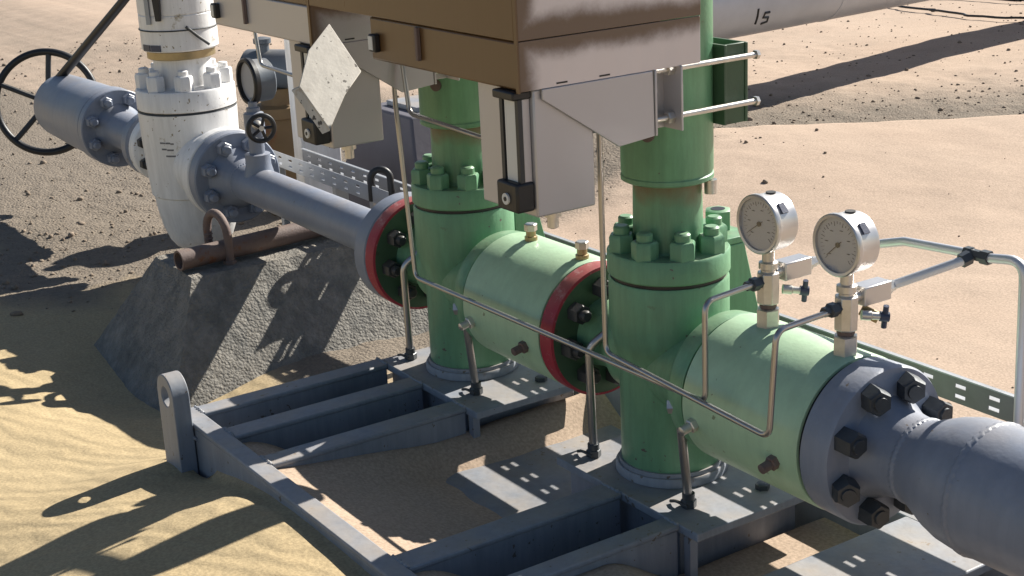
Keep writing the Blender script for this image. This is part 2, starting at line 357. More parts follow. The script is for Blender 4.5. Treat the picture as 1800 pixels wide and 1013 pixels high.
# ------------------------------------------------------------------ ground
LAT = {}
def lattice(seed):
    if seed not in LAT: LAT[seed] = np.random.default_rng(seed).random((256, 256))
    return LAT[seed]
def vnoise(x, y, seed):
    g = lattice(seed); xi = np.floor(x).astype(int); yi = np.floor(y).astype(int); fx = x-xi; fy = y-yi
    fx = fx*fx*fx*(fx*(fx*6-15)+10); fy = fy*fy*fy*(fy*(fy*6-15)+10); a = xi % 256; b = yi % 256; a1 = (a+1) % 256; b1 = (b+1) % 256
    return (g[a, b]*(1-fx)+g[a1, b]*fx)*(1-fy)+(g[a, b1]*(1-fx)+g[a1, b1]*fx)*fy
def fbm(x, y, seed, o=4):
    s = 0; a = .5
    for i in range(o): s = s+a*(vnoise(x*2**i+i*17.3, y*2**i+i*9.1, seed+i)-.5); a *= .5
    return s
def sst(a, b, x):
    t = np.clip((x-a)/(b-a), 0, 1); return t*t*(3-2*t)
def gravel_mask(x, y):
    n = fbm(x*1.3, y*1.3, 40, 4)*1.2
    left = sst(-1.75, -2.5, x+n*.8)*(.55+.45*sst(-.75, -.2, y+n))*(1.12-.55*sst(-3.4, -5, x))
    mid = sst(-.95, -1.15, x+n*.3)*sst(.9, .45, y+n*.3)*sst(-.35, -.1, y)*.9
    # behind the crest of the smooth drift
    t = (x+2.36)*(-.82)+(y-2.15)*.57
    back = sst(-.05, .25, t+n*.5)*(.84-.5*sst(.45, 1.5, t))*sst(-.5, .4, y)
    return np.clip(np.maximum(np.maximum(left*sst(2.4, 1.2, y*0+np.abs(y-.2)), mid), back), 0, 1)
def ground_h(x, y):
    z = -.15+.05*fbm(x*.9, y*.9, 11)+.012*fbm(x*5, y*5, 21, 3)
    g = gravel_mask(x, y); z = z+g*(.016*fbm(x*14, y*14, 31, 3)+.006*fbm(x*45, y*45, 35, 2))
    # sand blown up against the front beam of the skid
    fr = np.exp(-(np.minimum(y+.62, 0)/.55)**2)*sst(-.45, -.62, y)
    z = z+fr*(.06*sst(-1.08, -.78, x)*sst(3., 1., x)+.06*sst(-.78, -.38, x)+.03*fbm(x*3, y*3, 77, 3))
    z = z+.05*np.exp(-(((x+.15)/.35)**2+((y+1.0)/.25)**2))
    z = z-.05*np.exp(-(((x+1.5)/.42)**2+((y+.50)/.22)**2))
    # inside of the skid
    ins = sst(-.612, -.600, y)*sst(.5, .2, y)*sst(-.87, -.845, x)*sst(1.3, 1.0, x)
    def bay(a, b, e=.012): return sst(a-e, a+e, x)*sst(b+e, b-e, x)
    front = sst(-.30, -.56, y)
    n = fbm(x*4, y*4, 51, 3)
    zi = -.17*bay(-.9, -.68)+(-.155+.135*front)*bay(-.68, -.505)+(-.012-(.042+.055*sst(-.50, -.38, x))*np.clip((y+.57)/.36, 0, 1)+.025*n*np.clip((y+.57)/.1, 0, 1))*bay(-.505, .005)+(-.15+.135*front)*bay(.005, .17)+(-.095+.07*sst(-.14, -.30, y)+.02*n)*bay(.17, 3.)
    z = z*(1-ins)+zi*ins
    # drift in the right background with its crest, dropping away behind
    t = (x+2.36)*(-.82)+(y-2.15)*.57
    z = z+.10*sst(-1.6, -.06, t)*sst(.02, -.04, t)*sst(.8, 1.8, y)+.03*sst(.1, 2, t)*sst(.8, 1.8, y)
    return z
def grid_axis(a, b, step, far, n):
    core = np.arange(a, b, step); k = np.linspace(0, 1, n+1)[1:]
    g = (np.exp(k*math.log(far/step*.02+1))-1); g = g/g[-1]*far
    # keep the first outer step close to the core step
    w = np.cumsum(step*np.power(1.09, np.arange(n))); w = w/w[-1]*far*np.linspace(.05, 1, n)
    w = np.maximum.accumulate(np.maximum(w, step*np.arange(1, n+1)))
    return np.concatenate([a-w[::-1], core, core[-1]+w])
gx = grid_axis(-3.3, .95, .0125, 320, 110); gy = grid_axis(-1.35, 3.4, .0165, 320, 110)
X, Y = np.meshgrid(gx, gy, indexing='ij')
Z = ground_h(X, Y); far_w = sst(6, 30, np.hypot(X, Y)); Z = Z*(1-far_w)+far_w*(-.15+1.2*fbm(X*.03, Y*.03, 61))
nx, ny = len(gx), len(gy); me = bpy.data.meshes.new('ground')
me.vertices.add(nx*ny); me.vertices.foreach_set('co', np.stack([X, Y, Z], -1).astype(np.float32).ravel())
i, j = np.meshgrid(np.arange(nx-1), np.arange(ny-1), indexing='ij'); i = i.ravel(); j = j.ravel()
q = np.stack([i*ny+j, (i+1)*ny+j, (i+1)*ny+j+1, i*ny+j+1], -1).astype(np.int32)
me.loops.add(q.size); me.loops.foreach_set('vertex_index', q.ravel()); me.polygons.add(len(q))
me.polygons.foreach_set('loop_start', np.arange(0, q.size, 4, dtype=np.int32)); me.polygons.foreach_set('loop_total', np.full(len(q), 4, np.int32))
me.update(calc_edges=True); me.validate(); me.polygons.foreach_set('use_smooth', [True]*len(q))
at = me.attributes.new('gravel', 'FLOAT', 'POINT'); at.data.foreach_set('value', gravel_mask(X, Y).astype(np.float32).ravel())
at = me.attributes.new('pink', 'FLOAT', 'POINT'); at.data.foreach_set('value', np.maximum(sst(-.4, .6, Y), sst(-.62, -.58, Y)*sst(-.9, -.8, X)*.9).astype(np.float32).ravel())
me.materials.append(GROUND); ground = bpy.data.objects.new('ground', me); col.objects.link(ground); ground['kind'] = 'structure'

# ------------------------------------------------------------------ skid frame
skid = thing('skid_frame', (-.85, -.6, -.12), 'blue grey welded steel skid half buried in sand under the green valves', 'skid')
def beam(name, x0, x1, y0, y1, z0=-.17, z1=0, label=None):
    o = MB().box(x0, x1, y0, y1, z0, z1).build(name, SKIDGREY, skid, bevel=.004)
    if label: o['label'] = label
    return o
# long front channel: top flange, web
m = MB(); m.box(-.853, .9, -.610, -.600, -.17, -.010); m.box(-.853, .9, -.612, -.572, -.0095, 0); m.build('front_beam', SKIDGREY, skid, bevel=.003)
for x0, x1 in ((-.853, -.803), (-.705, -.650), (-.530, -.478), (-.022, .034), (.150, .190)):
    m = MB(); m.box(x0, x1, -.5715, -.1405, -.011, -.001); m.box(x0+.004, x0+.014, -.5715, -.1405, -.17, -.011); m.box(x1-.014, x1-.004, -.5715, -.1405, -.17, -.011)
    m.build('cross_beam', SKIDGREY, skid, bevel=.003)
for cx_ in (-.675, 0.):
    m = MB(); m.box(cx_-.165, cx_+.235, -.14, .16, -.016, .0); pl = m.build('valve_plate', SKIDGREY, skid, bevel=.002)
    k = MB(); k.box(cx_-.15, cx_+.165, -.120, -.110, -.15, -.0165); k.box(cx_+.155, cx_+.165, -.110, .15, -.15, -.0165); k.build('plate_skirt', SKIDGREY, skid, bevel=.002)
    MB().box(cx_+.196, cx_+.212, -.136, -.120, -.2, -.0165).build('plate_leg', SKIDGREY, skid)
    b = MB(); b.hexp((cx_+.175, .06, .0), (0, 0, 1), .013, .010); b.build('plate_bolt', BOLT, skid)
def bead(p, q):
    n_ = 14; P = [Vector(p).lerp(Vector(q), k_/n_)+Vector((random.uniform(-.001, .001), random.uniform(-.001, .001), random.uniform(-.0008, .0008))) for k_ in range(n_+1)]
    return MB().tube(P, lambda t_: .0038+.0012*math.sin(t_*60), 0, 8)
for x0, x1 in ((-.853, -.803), (-.705, -.650), (-.530, -.478), (-.022, .034), (.150, .190)):
    bead((x0+.002, -.5715, -.0015), (x1-.002, -.5715, -.0015)).build('weld_bead', SKIDGREY, skid); bead((x0+.002, -.1408, -.0015), (x1-.002, -.1408, -.0015)).build('weld_bead', SKIDGREY, skid)
bead((-.85, -.6125, -.03), (-.75, -.6125, -.03)).build('weld_bead', SKIDGREY, skid)
# lower infill plates, sand blown over them
MB().box(-.43, -.03, -.30, .17, -.112, -.100).build('infill_plate', SKIDGREY, skid, bevel=.002)
MB().box(.245, .60, -.30, .17, -.112, -.100).build('infill_plate', SKIDGREY, skid, bevel=.002)
MB().box(.385, .575, -.14, .19, -.03, -.012).build('end_plate', SKIDGREY, skid, bevel=.003)
# rear longitudinal
MB().box(-.853, .9, .20, .25, -.17, -.02).build('rear_beam', SKIDGREY, skid, bevel=.003)
# lifting lug with eye
def lug(cx_, y0, y1, zb, zt, w, hr, hz):
    n = 20; out = [(cx_-w, zb), (cx_+w, zb)]+[(cx_+w*math.cos(math.pi*k/n), zt-w+w*math.sin(math.pi*k/n)) for k in range(n+1)]
    bm = bmesh.new(); hole = [(cx_+hr*math.cos(2*math.pi*k/24), hz+hr*math.sin(2*math.pi*k/24)) for k in range(24)]
    ev = [bm.verts.new((x, y0, z)) for x, z in out]; hv = [bm.verts.new((x, y0, z)) for x, z in hole]
    ed = [bm.edges.new((ev[k], ev[(k+1) % len(ev)])) for k in range(len(ev))]+[bm.edges.new((hv[k], hv[(k+1) % 24])) for k in range(24)]
    bmesh.ops.triangle_fill(bm, edges=ed, use_beauty=True)
    fs = list(bm.faces); r = bmesh.ops.extrude_face_region(bm, geom=fs); bmesh.ops.translate(bm, verts=[v for v in r['geom'] if isinstance(v, bmesh.types.BMVert)], vec=(0, y1-y0, 0))
    m = MB(); bm.verts.index_update(); m.add([v.co for v in bm.verts], [[v.index for v in f.verts] for f in bm.faces]); bm.free(); return m
lug(-.805, -.648, -.6125, -.25, .102, .043, .021, .056).build('lifting_lug', SKIDGREY, skid, bevel=.002, ang=30)

# ------------------------------------------------------------------ green valves
def nut_proto(name, parent, m, r=.0235, h=.031, sr=.0140, sh=.046):
    k = MB(); k.hexp((0, 0, 0), (0, 0, 1), r, h); o = k.build(name, m, parent, off=(0, 0, 0))
    k = MB(); k.lathe((0, 0, h*.9), (0, 0, 1), [(0, sr), (sh-h*.9-.003, sr), (sh-h*.9, sr*.75)], 16); k.build('stud', m, o, off=(0, 0, 0))
    return o
PIPE_Z = .21
def make_valve(loc, label):
    t = thing('green_gate_valve', loc, label, 'valve', 'green gate valves on the skid'); OFF[t.name] = Vector((0, 0, 0))
    MB().lathe((0, 0, .001), (0, 0, 1), [(0, .101), (.012, .101), (.016, .098), (.016, .094), (.024, .094)], 64).build('base_ring', SKIDGREY, t)
    MB().lathe((0, 0, .022), (0, 0, 1), [(0, .088), (.004, .090), (.17, .090), (.20, .093), (.235, .102), (.255, .1055), (.34, .1055), (.345, .103)], 72).build('body', GREEN, t)
    MB().lathe((0, 0, .366), (0, 0, 1), [(0, .1005), (.01, .1005)], 64).build('bonnet_gasket', BLACK, t)
    MB().lathe((0, 0, .374), (0, 0, 1), [(0, .104), (.003, .107), (.038, .107), (.042, .104)], 72).build('bonnet_flange', GREEN, t)
    n = nut_proto('bonnet_nut', t, GREEN)
    A = [R(22.5+45*k) for k in range(8)]
    copies(n, [(.083*math.cos(a), .083*math.sin(a), .4155) for a in A], [(0, 0, random.random()*6) for a in A])
    MB().lathe((0, 0, .414), (0, 0, 1), [(0, .066), (.006, .061), (.128, .059)], 64).build('neck', NECK, t)
    MB().lathe((0, 0, .537), (0, 0, 1), [(0, .074), (.003, .0795), (.010, .0795), (.012, .0775), (.015, .0775), (.017, .079), (.66, .079), (.665, .075)], 72).build('actuator_cylinder', GREEN, t)
    MB().lathe((0, 0, 1.2), (0, 0, 1), [(0, .05), (.06, .05), (.07, .045)], 32).build('cylinder_cap', GREEN, t)
    k = MB(); k.lathe((.0745*math.cos(R(40)), .0745*math.sin(R(40)), .512), (0, 0, 1), [(0, .011), (.024, .011)], 16); k.build('clamp_pin', FIT, t)
    d = Vector((math.cos(R(-62)), math.sin(R(-62)), 0)); k = MB(); k.lathe(d*.0785+Vector((0, 0, .628)), d, [(0, .012), (.005, .012), (.006, .009)], 20); k.build('vent_boss', RUSTY, t)
    # inlet side: neck and red rimmed flange with nuts
    MB().lathe((0, 0, PIPE_Z), (-1, 0, 0), [(0, .082), (.085, .08), (.10, .072), (.13, .062), (.16, .062), (.188, .068)], 56).build('inlet_neck', GREEN, t)
    f = MB().lathe((0, 0, PIPE_Z), (-1, 0, 0), [(.186, .122), (.1885, .1245), (.2225, .1245), (.225, .122)], 80).build('inlet_flange', DGREEN, t)
    k = MB(); k.ring((0, 0, PIPE_Z), (-1, 0, 0), [(.1856, .1215), (.1870, .1265), (.1885, .127), (.222, .127), (.2235, .123), (.190, .1225)], 80)
    k.build('painted_rim', RED, t)['label'] = 'red painted rim of the flange'
    n = nut_proto('flange_nut', t, DARKMETAL, .0195, .026, .011, .040)
    A = [R(8+45*k) for k in range(8)]
    copies(n, [(-.1855, .089*math.cos(a), PIPE_Z+.089*math.sin(a)) for a in A], [(0, R(90), 0) for a in A])
    # outlet side: collar, groove and long light green connector
    MB().lathe((0, 0, PIPE_Z), (1, 0, 0), [(0, .085), (.105, .085), (.122, .098), (.134, .116), (.142, .1215), (.172, .1245), (.177, .1225)], 80).build('outlet_collar', GREEN, t)
    MB().lathe((0, 0, PIPE_Z), (1, 0, 0), [(.170, .119), (.186, .119)], 64).build('collar_groove', BLACK, t)
    MB().lathe((0, 0, PIPE_Z), (1, 0, 0), [(.182, .1235), (.1845, .1265), (.442, .1265), (.445, .1245)], 96).build('outlet_connector', LGREEN, t)
    MB().lathe((0, 0, PIPE_Z), (1, 0, 0), [(.440, .1195), (.4495, .1195)], 64).build('joint_gap', BLACK, t)
    # grease fittings on the side facing the camera
    for x, mm_ in ((.21, FIT), (.398, FIT)):
        a = R(-168); d = Vector((0, math.cos(a), math.sin(a))); o = Vector((x, 0, PIPE_Z))+d*.125
        k = MB(); k.hexp(o, d, .012, .012); k.lathe(o+d*.011, d, [(0, .008), (.018, .008), (.02, .005)], 14); k.build('side_fitting', mm_ if x < .3 else RUSTY, t)
    # keyed block on body behind the connector
    MB().obox((.098, -.055, .225), (.03, .012, .05), (1, 0, 0)).build('side_lug', DGREEN, t, bevel=.002)
    # lifting bracket behind the bonnet
    k = MB(); k.box(-.10, .035, .098, .170, .402, .414); k.prism([(.024, .105, .4015), (.024, .145, .4015), (.024, .185, .25), (.024, .105, .25)], (.011, 0, 0)); k.build('lifting_bracket', GREEN, t, bevel=.002)
    k = MB(); k.hexp((-.030, .140, .4145), (0, 0, 1), .025, .036, .3, .06); o = k.build('bracket_nut', GREEN, t)
    k = MB(); k.lathe((-.030, .140, .4495), (0, 0, 1), [(0, .013), (.0016, .013)], 20); k.build('bolt_hole', BLACK, o)
    return t
valveB = make_valve((0, 0, 0), 'nearer green gate valve with two pressure gauges on its connector')
valveA = copy_tree(valveB); valveA.location = (-.675, 0, 0); valveA['label'] = 'farther green gate valve, next to the concrete plinth, without gauges'

# ------------------------------------------------------------------ grey piping
def hexbolt(name, parent, m, r, h, wash=True):
    k = MB(); k.hexp((0, 0, 0), (0, 0, 1), r, h, 0, .18)
    if wash: k.lathe((0, 0, h*.98), (0, 0, 1), [(0, r*.55), (.004, r*.5)], 16)
    return k.build(name, m, parent, off=(0, 0, 0))
spool = thing('grey_pipe_spool', (.5, 0, PIPE_Z), 'thick blue grey pipe with weld-neck flange bolted to the nearer valve', 'pipe'); OFF[spool.name] = Vector((0, 0, 0)); spool.location = (0, 0, 0)
MB().lathe((0, 0, PIPE_Z), (1, 0, 0), [(.451, .122), (.4535, .1255), (.502, .1265), (.507, .1235), (.5085, .108), (.5095, .105)], 96).build('flange', BLUEGREY, spool)
prof = [(.507, .083), (.515, .078), (.535, .068), (.552, .0655), (.568, .0645), (.576, .0645)]
MB().lathe((0, 0, PIPE_Z), (1, 0, 0), prof, 72).build('weld_neck', BLUEGREY, spool)
def weld(x, r, parent, m, w=.006):
    k = MB(); seg = 132; vs = []; fs = []; u, wv, d = frame((1, 0, 0)); prof = [(-w, 0), (-w*.5, .8), (0, 1), (w*.5, .8), (w, 0)]
    for h, e in prof:
        for s_ in range(seg):
            a = 2*math.pi*s_/seg; rr = r-.001+e*.0036*(.85+.13*abs(math.sin(s_*.95))+.10*random.random()); v = u*math.cos(a)+wv*math.sin(a); vs.append(Vector((x+h+.0015*math.sin(s_*2.1), 0, PIPE_Z))+v*rr)
    for i_ in range(4):
        for s_ in range(seg): fs.append((i_*seg+s_, i_*seg+(s_+1) % seg, (i_+1)*seg+(s_+1) % seg, (i_+1)*seg+s_))
    k.add(vs, fs); return k.build('weld_bead', m, parent)
weld(.576, .0645, spool, BLUEGREY)
MB().lathe((0, 0, PIPE_Z), (1, 0, 0), [(.576, .064), (.59, .067), (.61, .076), (.635, .087), (.66, .0945), (.685, .0975), (.70, .098)], 80).build('reducer', BLUEGREY, spool)
weld(.702, .098, spool, BLUEGREY)
MB().lathe((0, 0, PIPE_Z), (1, 0, 0), [(.70, .098), (.9, .098), (1.5, .098)], 80).build('pipe', BLUEGREY, spool)
n = hexbolt('flange_bolt', spool, BOLT, .0215, .032)
A = [R(22.5+45*k) for k in range(8)]
copies(n, [(.5085, .099*math.cos(a), PIPE_Z+.099*math.sin(a)) for a in A], [(random.random()*.6, R(90), 0) for a in A])

far = thing('grey_pipe_run', (-1.4, 0, PIPE_Z), 'slim blue grey pipe between the white valve and the farther green valve', 'pipe'); OFF[far.name] = Vector((0, 0, 0)); far.location = (0, 0, 0)
MB().lathe((0, 0, PIPE_Z), (1, 0, 0), [(-.952, .122), (-.949, .1265), (-.905, .1265), (-.902, .123)], 80).build('flange', BLUEGREY, far)
MB().lathe((0, 0, PIPE_Z), (1, 0, 0), [(-.903, .118), (-.8985, .118)], 64).build('gasket', BLACK, far)
MB().lathe((0, 0, PIPE_Z), (1, 0, 0), [(-1.80, .0525), (-1.03, .0525), (-1.01, .0535), (-.985, .064), (-.953, .078)], 64).build('pipe', BLUEGREY, far)
weld(-1.03, .0525, far, BLUEGREY)
MB().lathe((0, 0, PIPE_Z), (1, 0, 0), [(-1.868, .088), (-1.845, .075), (-1.82, .060), (-1.80, .053)], 56).build('weld_neck', BLUEGREY, far)
weld(-1.80, .0525, far, BLUEGREY)
MB().lathe((0, 0, PIPE_Z), (1, 0, 0), [(-1.915, .122), (-1.911, .1275), (-1.872, .1275), (-1.868, .124)], 80).build('end_flange', BLUEGREY, far)
n = nut_proto('flange_nut', far, BLUEGREY, .0205, .024, .012, .04); A = [R(22.5+45*k) for k in range(8)]
copies(n, [(-1.868, .096*math.cos(a), PIPE_Z+.096*math.sin(a)) for a in A], [(0, R(90), 0) for a in A])
k = MB(); k.lathe((-1.72, 0, PIPE_Z+.03), (0, 0, 1), [(0, .042), (.025, .036), (.033, .034), (.062, .034), (.064, .030)], 28); k.build('branch_stub', BLUEGREY, far)

# needle valve with small gauge on the branch
ng = thing('branch_gauge_valve', (-1.72, 0, .272), 'small black-rimmed gauge on a handwheel needle valve above the slim grey pipe', 'gauge'); OFF[ng.name] = Vector((0, 0, 0)); ng.location = (0, 0, 0)
MB().lathe((-1.72, 0, .272), (0, 0, 1), [(0, .021), (.075, .021), (.08, .027), (.14, .027), (.145, .018), (.155, .018), (.157, .012), (.17, .012)], 20).build('valve_body', BLUEGREY, ng)
k = MB(); k.lathe((-1.72, 0, .385), (.97, -.2, .0), [(0, .013), (.04, .013), (.05, .009), (.085, .007)], 16); k.build('valve_stem', FIT, ng)
dv = Vector((.97, -.2, 0)).normalized(); hc = Vector((-1.72, 0, .385))+dv*.08
k = MB(); k.torus(hc, dv, .034, .0065, 32, 8)
u_, w_, _ = frame(dv)
for a in range(5):
    e = u_*math.cos(a*1.2566)+w_*math.sin(a*1.2566); k.tube([hc, hc+e*.034], .0045, seg=6)
k.build('hand_wheel', BLACK, ng)
GC = Vector((-1.757, .02, .49))
k = MB(); k.lathe(GC, (0, -1, 0), [(-.05, .050), (-.045, .056), (.0, .057), (.004, .0585)], 40); gc = k.build('gauge_case', BLUE, ng)
k = MB(); k.ring(GC, (0, -1, 0), [(.0, .062), (.012, .064), (.018, .060), (.018, .053), (.0045, .053)], 40); k.build('bezel', BLACK, gc)
k = MB(); k.lathe(GC, (0, -1, 0), [(.0035, .0535), (.0065, .0535)], 40); k.build('dial', DIAL, gc)
k = MB(); k.tube([(-1.72, 0, .42), (-1.735, .01, .435), (-1.757, .02, .44)], .01, seg=10); k.build('gauge_stem', FIT, ng)

# ------------------------------------------------------------------ white valve and grey barrel valve
wv = thing('white_gate_valve', (-2.22, 0, -.08), 'big white flanged gate valve with bolted bonnet at upper left', 'valve'); OFF[wv.name] = Vector((0, 0, 0)); wv.location = (0, 0, 0)
WX = -2.19
WPROF = [(.058, .03), (.064, .056), (.078, .077), (.10, .093), (.14, .108), (.20, .120), (.235, .124), (.24, .130), (.30, .135), (.40, .140), (.485, .1425)]
MB().lathe((WX, 0, -.12), (0, 0, 1), WPROF, 72).build('body', WHITE, wv)
MB().lathe((WX, 0, .366), (0, 0, 1), [(0, .142), (.004, .1405)], 64).build('bonnet_gasket', DARKMETAL, wv)
MB().lathe((WX, 0, .371), (0, 0, 1), [(0, .138), (.003, .1425), (.055, .1425), (.06, .139)], 72).build('bonnet_flange', WHITE, wv)
n = nut_proto('bonnet_nut', wv, WHITE, .027, .042, .015, .058); A = [R(22.5+45*k) for k in range(8)]
copies(n, [(WX+.112*math.cos(a), .112*math.sin(a), .4315) for a in A], [(0, 0, random.random()*6) for a in A])
MB().lathe((WX, 0, .43), (0, 0, 1), [(0, .088), (.006, .083), (.09, .082)], 56).build('neck', WHITE, wv)
MB().lathe((WX, 0, .515), (0, 0, 1), [(0, .094), (.002, .097), (.022, .097), (.024, .092)], 56).build('clamp_ring', BRASS, wv)
MB().lathe((WX, 0, .5395), (0, 0, 1), [(0, .105), (.004, .109), (.10, .109), (.103, .1065), (.106, .109), (.6, .109)], 72).build('actuator_cylinder', WHITE, wv)
MB().lathe((WX, 0, PIPE_Z), (1, 0, 0), [(0, .10), (.17, .10), (.19, .094), (.222, .09), (.227, .125), (.230, .1285), (.267, .1285), (.27, .125)], 72).build('outlet_flange', WHITE, wv)
MB().lathe((WX, 0, PIPE_Z), (1, 0, 0), [(.268, .1235), (.2755, .1235)], 64).build('flange_gasket', BLACK, wv)
MB().lathe((WX, 0, PIPE_Z), (-1, 0, 0), [(0, .09), (.16, .085), (.19, .07), (.20, .105), (.203, .108), (.245, .108), (.248, .105)], 64).build('inlet_flange', WHITE, wv)
n = nut_proto('inlet_nut', wv, DARKMETAL, .019, .022, .011, .034); A = [R(22.5+45*k) for k in range(8)]
copies(n, [(WX-.200, .085*math.cos(a), PIPE_Z+.085*math.sin(a)) for a in A], [(0, R(90), 0) for a in A])
# worn stencil dashes and a nameplate on the body
for (ang_, z, w, h) in ((-56, .288, .018, .006), (-49, .288, .014, .006), (-44, .286, .010, .006), (-55, .270, .016, .006), (-47, .268, .02, .006), (-52, .25, .008, .006), (-46, .25, .024, .006), (-25, .235, .012, .004), (-22, .215, .016, .004), (-33, .205, .010, .004)):
    d = Vector((math.cos(R(ang_)), math.sin(R(ang_)), 0)); MB().obox(Vector((WX, 0, z))+d*(np.interp(z+.12, [q[0] for q in WPROF], [q[1] for q in WPROF])-.0006), (w, .0018, h*.8), Vector((-d.y, d.x, 0))).build('stencil_mark', STENCIL, wv)
d = Vector((math.cos(R(-70)), math.sin(R(-70)), 0)); 
for a0 in (-80, -60): 
    d = Vector((math.cos(R(a0)), math.sin(R(a0)), 0)); MB().obox(Vector((WX, 0, .552))+d*.1085, (.034, .004, .018), Vector((-d.y, d.x, 0))).build('position_plate', HANDLE, wv)
# position indicator, black pointer, bracket
d = Vector((math.cos(R(-48)), math.sin(R(-48)), 0)); tt = Vector((-d.y, d.x, 0)); P0 = Vector((WX, 0, .69))+d*.112
k = MB(); k.prism([P0-tt*.014+Vector((0, 0, .06)), P0+tt*.016+Vector((0, 0, .06)), P0+tt*.008-Vector((0, 0, .06)), P0-tt*.006-Vector((0, 0, .06))], d*.012); k.build('position_pointer', BLACK, wv, bevel=.002)
P0 = Vector((WX, 0, .655))+d*.1085-tt*.034
k = MB(); k.obox(P0, (.012, .008, .07), tt); k.obox(P0+Vector((0, 0, .04)), (.036, .008, .006), tt); k.build('scale_bar', GALV, wv)
k = MB(); k.torus((WX, 0, .60), (0, 0, 1), .1105, .002, 64, 6); k.build('clamp_band', DARKMETAL, wv)
k = MB(); k.tube([(WX+.108, -.02, .61), (WX+.116, .01, .58), (WX+.118, .04, .555)], .004, seg=8); k.build('breather_tube', DARKMETAL, wv)

gb = thing('grey_barrel_valve', (-3.0, 0, 0), 'blue grey barrel-shaped valve with a big black handwheel at far left', 'valve'); OFF[gb.name] = Vector((0, 0, 0)); gb.location = (0, 0, 0)
MB().lathe((0, 0, PIPE_Z), (-1, 0, 0), [(2.472, .10), (2.475, .105), (2.51, .105), (2.513, .07), (2.56, .062), (2.78, .062), (2.80, .075), (2.815, .082)], 64).build('inlet_pipe', BLUEGREY, gb)
MB().lathe((0, 0, PIPE_Z), (-1, 0, 0), [(2.815, .125), (2.818, .128), (2.852, .128), (2.855, .125)], 72).build('barrel_flange', BLUEGREY, gb)
MB().lathe((0, 0, PIPE_Z), (-1, 0, 0), [(2.853, .121), (2.863, .121)], 64).build('barrel_joint', BLACK, gb)
MB().lathe((0, 0, PIPE_Z), (-1, 0, 0), [(2.861, .126), (2.90, .128), (2.91, .122), (3.14, .119), (3.38, .113), (3.42, .10), (3.43, .085)], 72).build('barrel', BLUEGREY, gb)
n = nut_proto('flange_nut', gb, BLUEGREY, .020, .024, .012, .04); A = [R(22.5+45*k) for k in range(8)]
copies(n, [(-2.815, .10*math.cos(a), PIPE_Z+.10*math.sin(a)) for a in A], [(0, R(90), 0) for a in A])
n = nut_proto('pipe_flange_nut', gb, BOLT, .016, .018, .009, .03); A = [R(0+45*k) for k in range(8)]
copies(n, [(-2.513, .084*math.cos(a), PIPE_Z+.084*math.sin(a)) for a in A], [(0, R(-90), 0) for a in A])
HWC = Vector((-3.50, -.03, .212)); HWN = Vector((.82, -.50, .27)).normalized()
hw = MB(); hw.torus(HWC, HWN, .182, .013, 64, 12); hw.build('hand_wheel_rim', BLACK, gb)
u_, w_, _ = frame(HWN)
for a in (12, 84, 156, 228, 300):
    e = u_*math.cos(R(a))+w_*math.sin(R(a)); k = MB(); k.tube([HWC-HWN*.02, HWC+e*.180], .010, seg=8); k.build('hand_wheel_spoke', DARKMETAL, gb)
k = MB(); k.lathe(HWC-HWN*.04, HWN, [(0, .035), (.05, .035), (.055, .025)], 24); k.build('wheel_hub', DARKMETAL, gb)
k = MB(); k.tube([HWC-HWN*.03, Vector((-3.30, 0, PIPE_Z))], .025, seg=12); k.build('wheel_shaft', DARKMETAL, gb)
lev = MB(); lev.tube([(-3.41, -.02, .285), (-2.958, .1, .588), (-2.60, .19, .83)], lambda t: .017-.003*t, seg=10); lev.build('lever_bar', BLACK, gb)

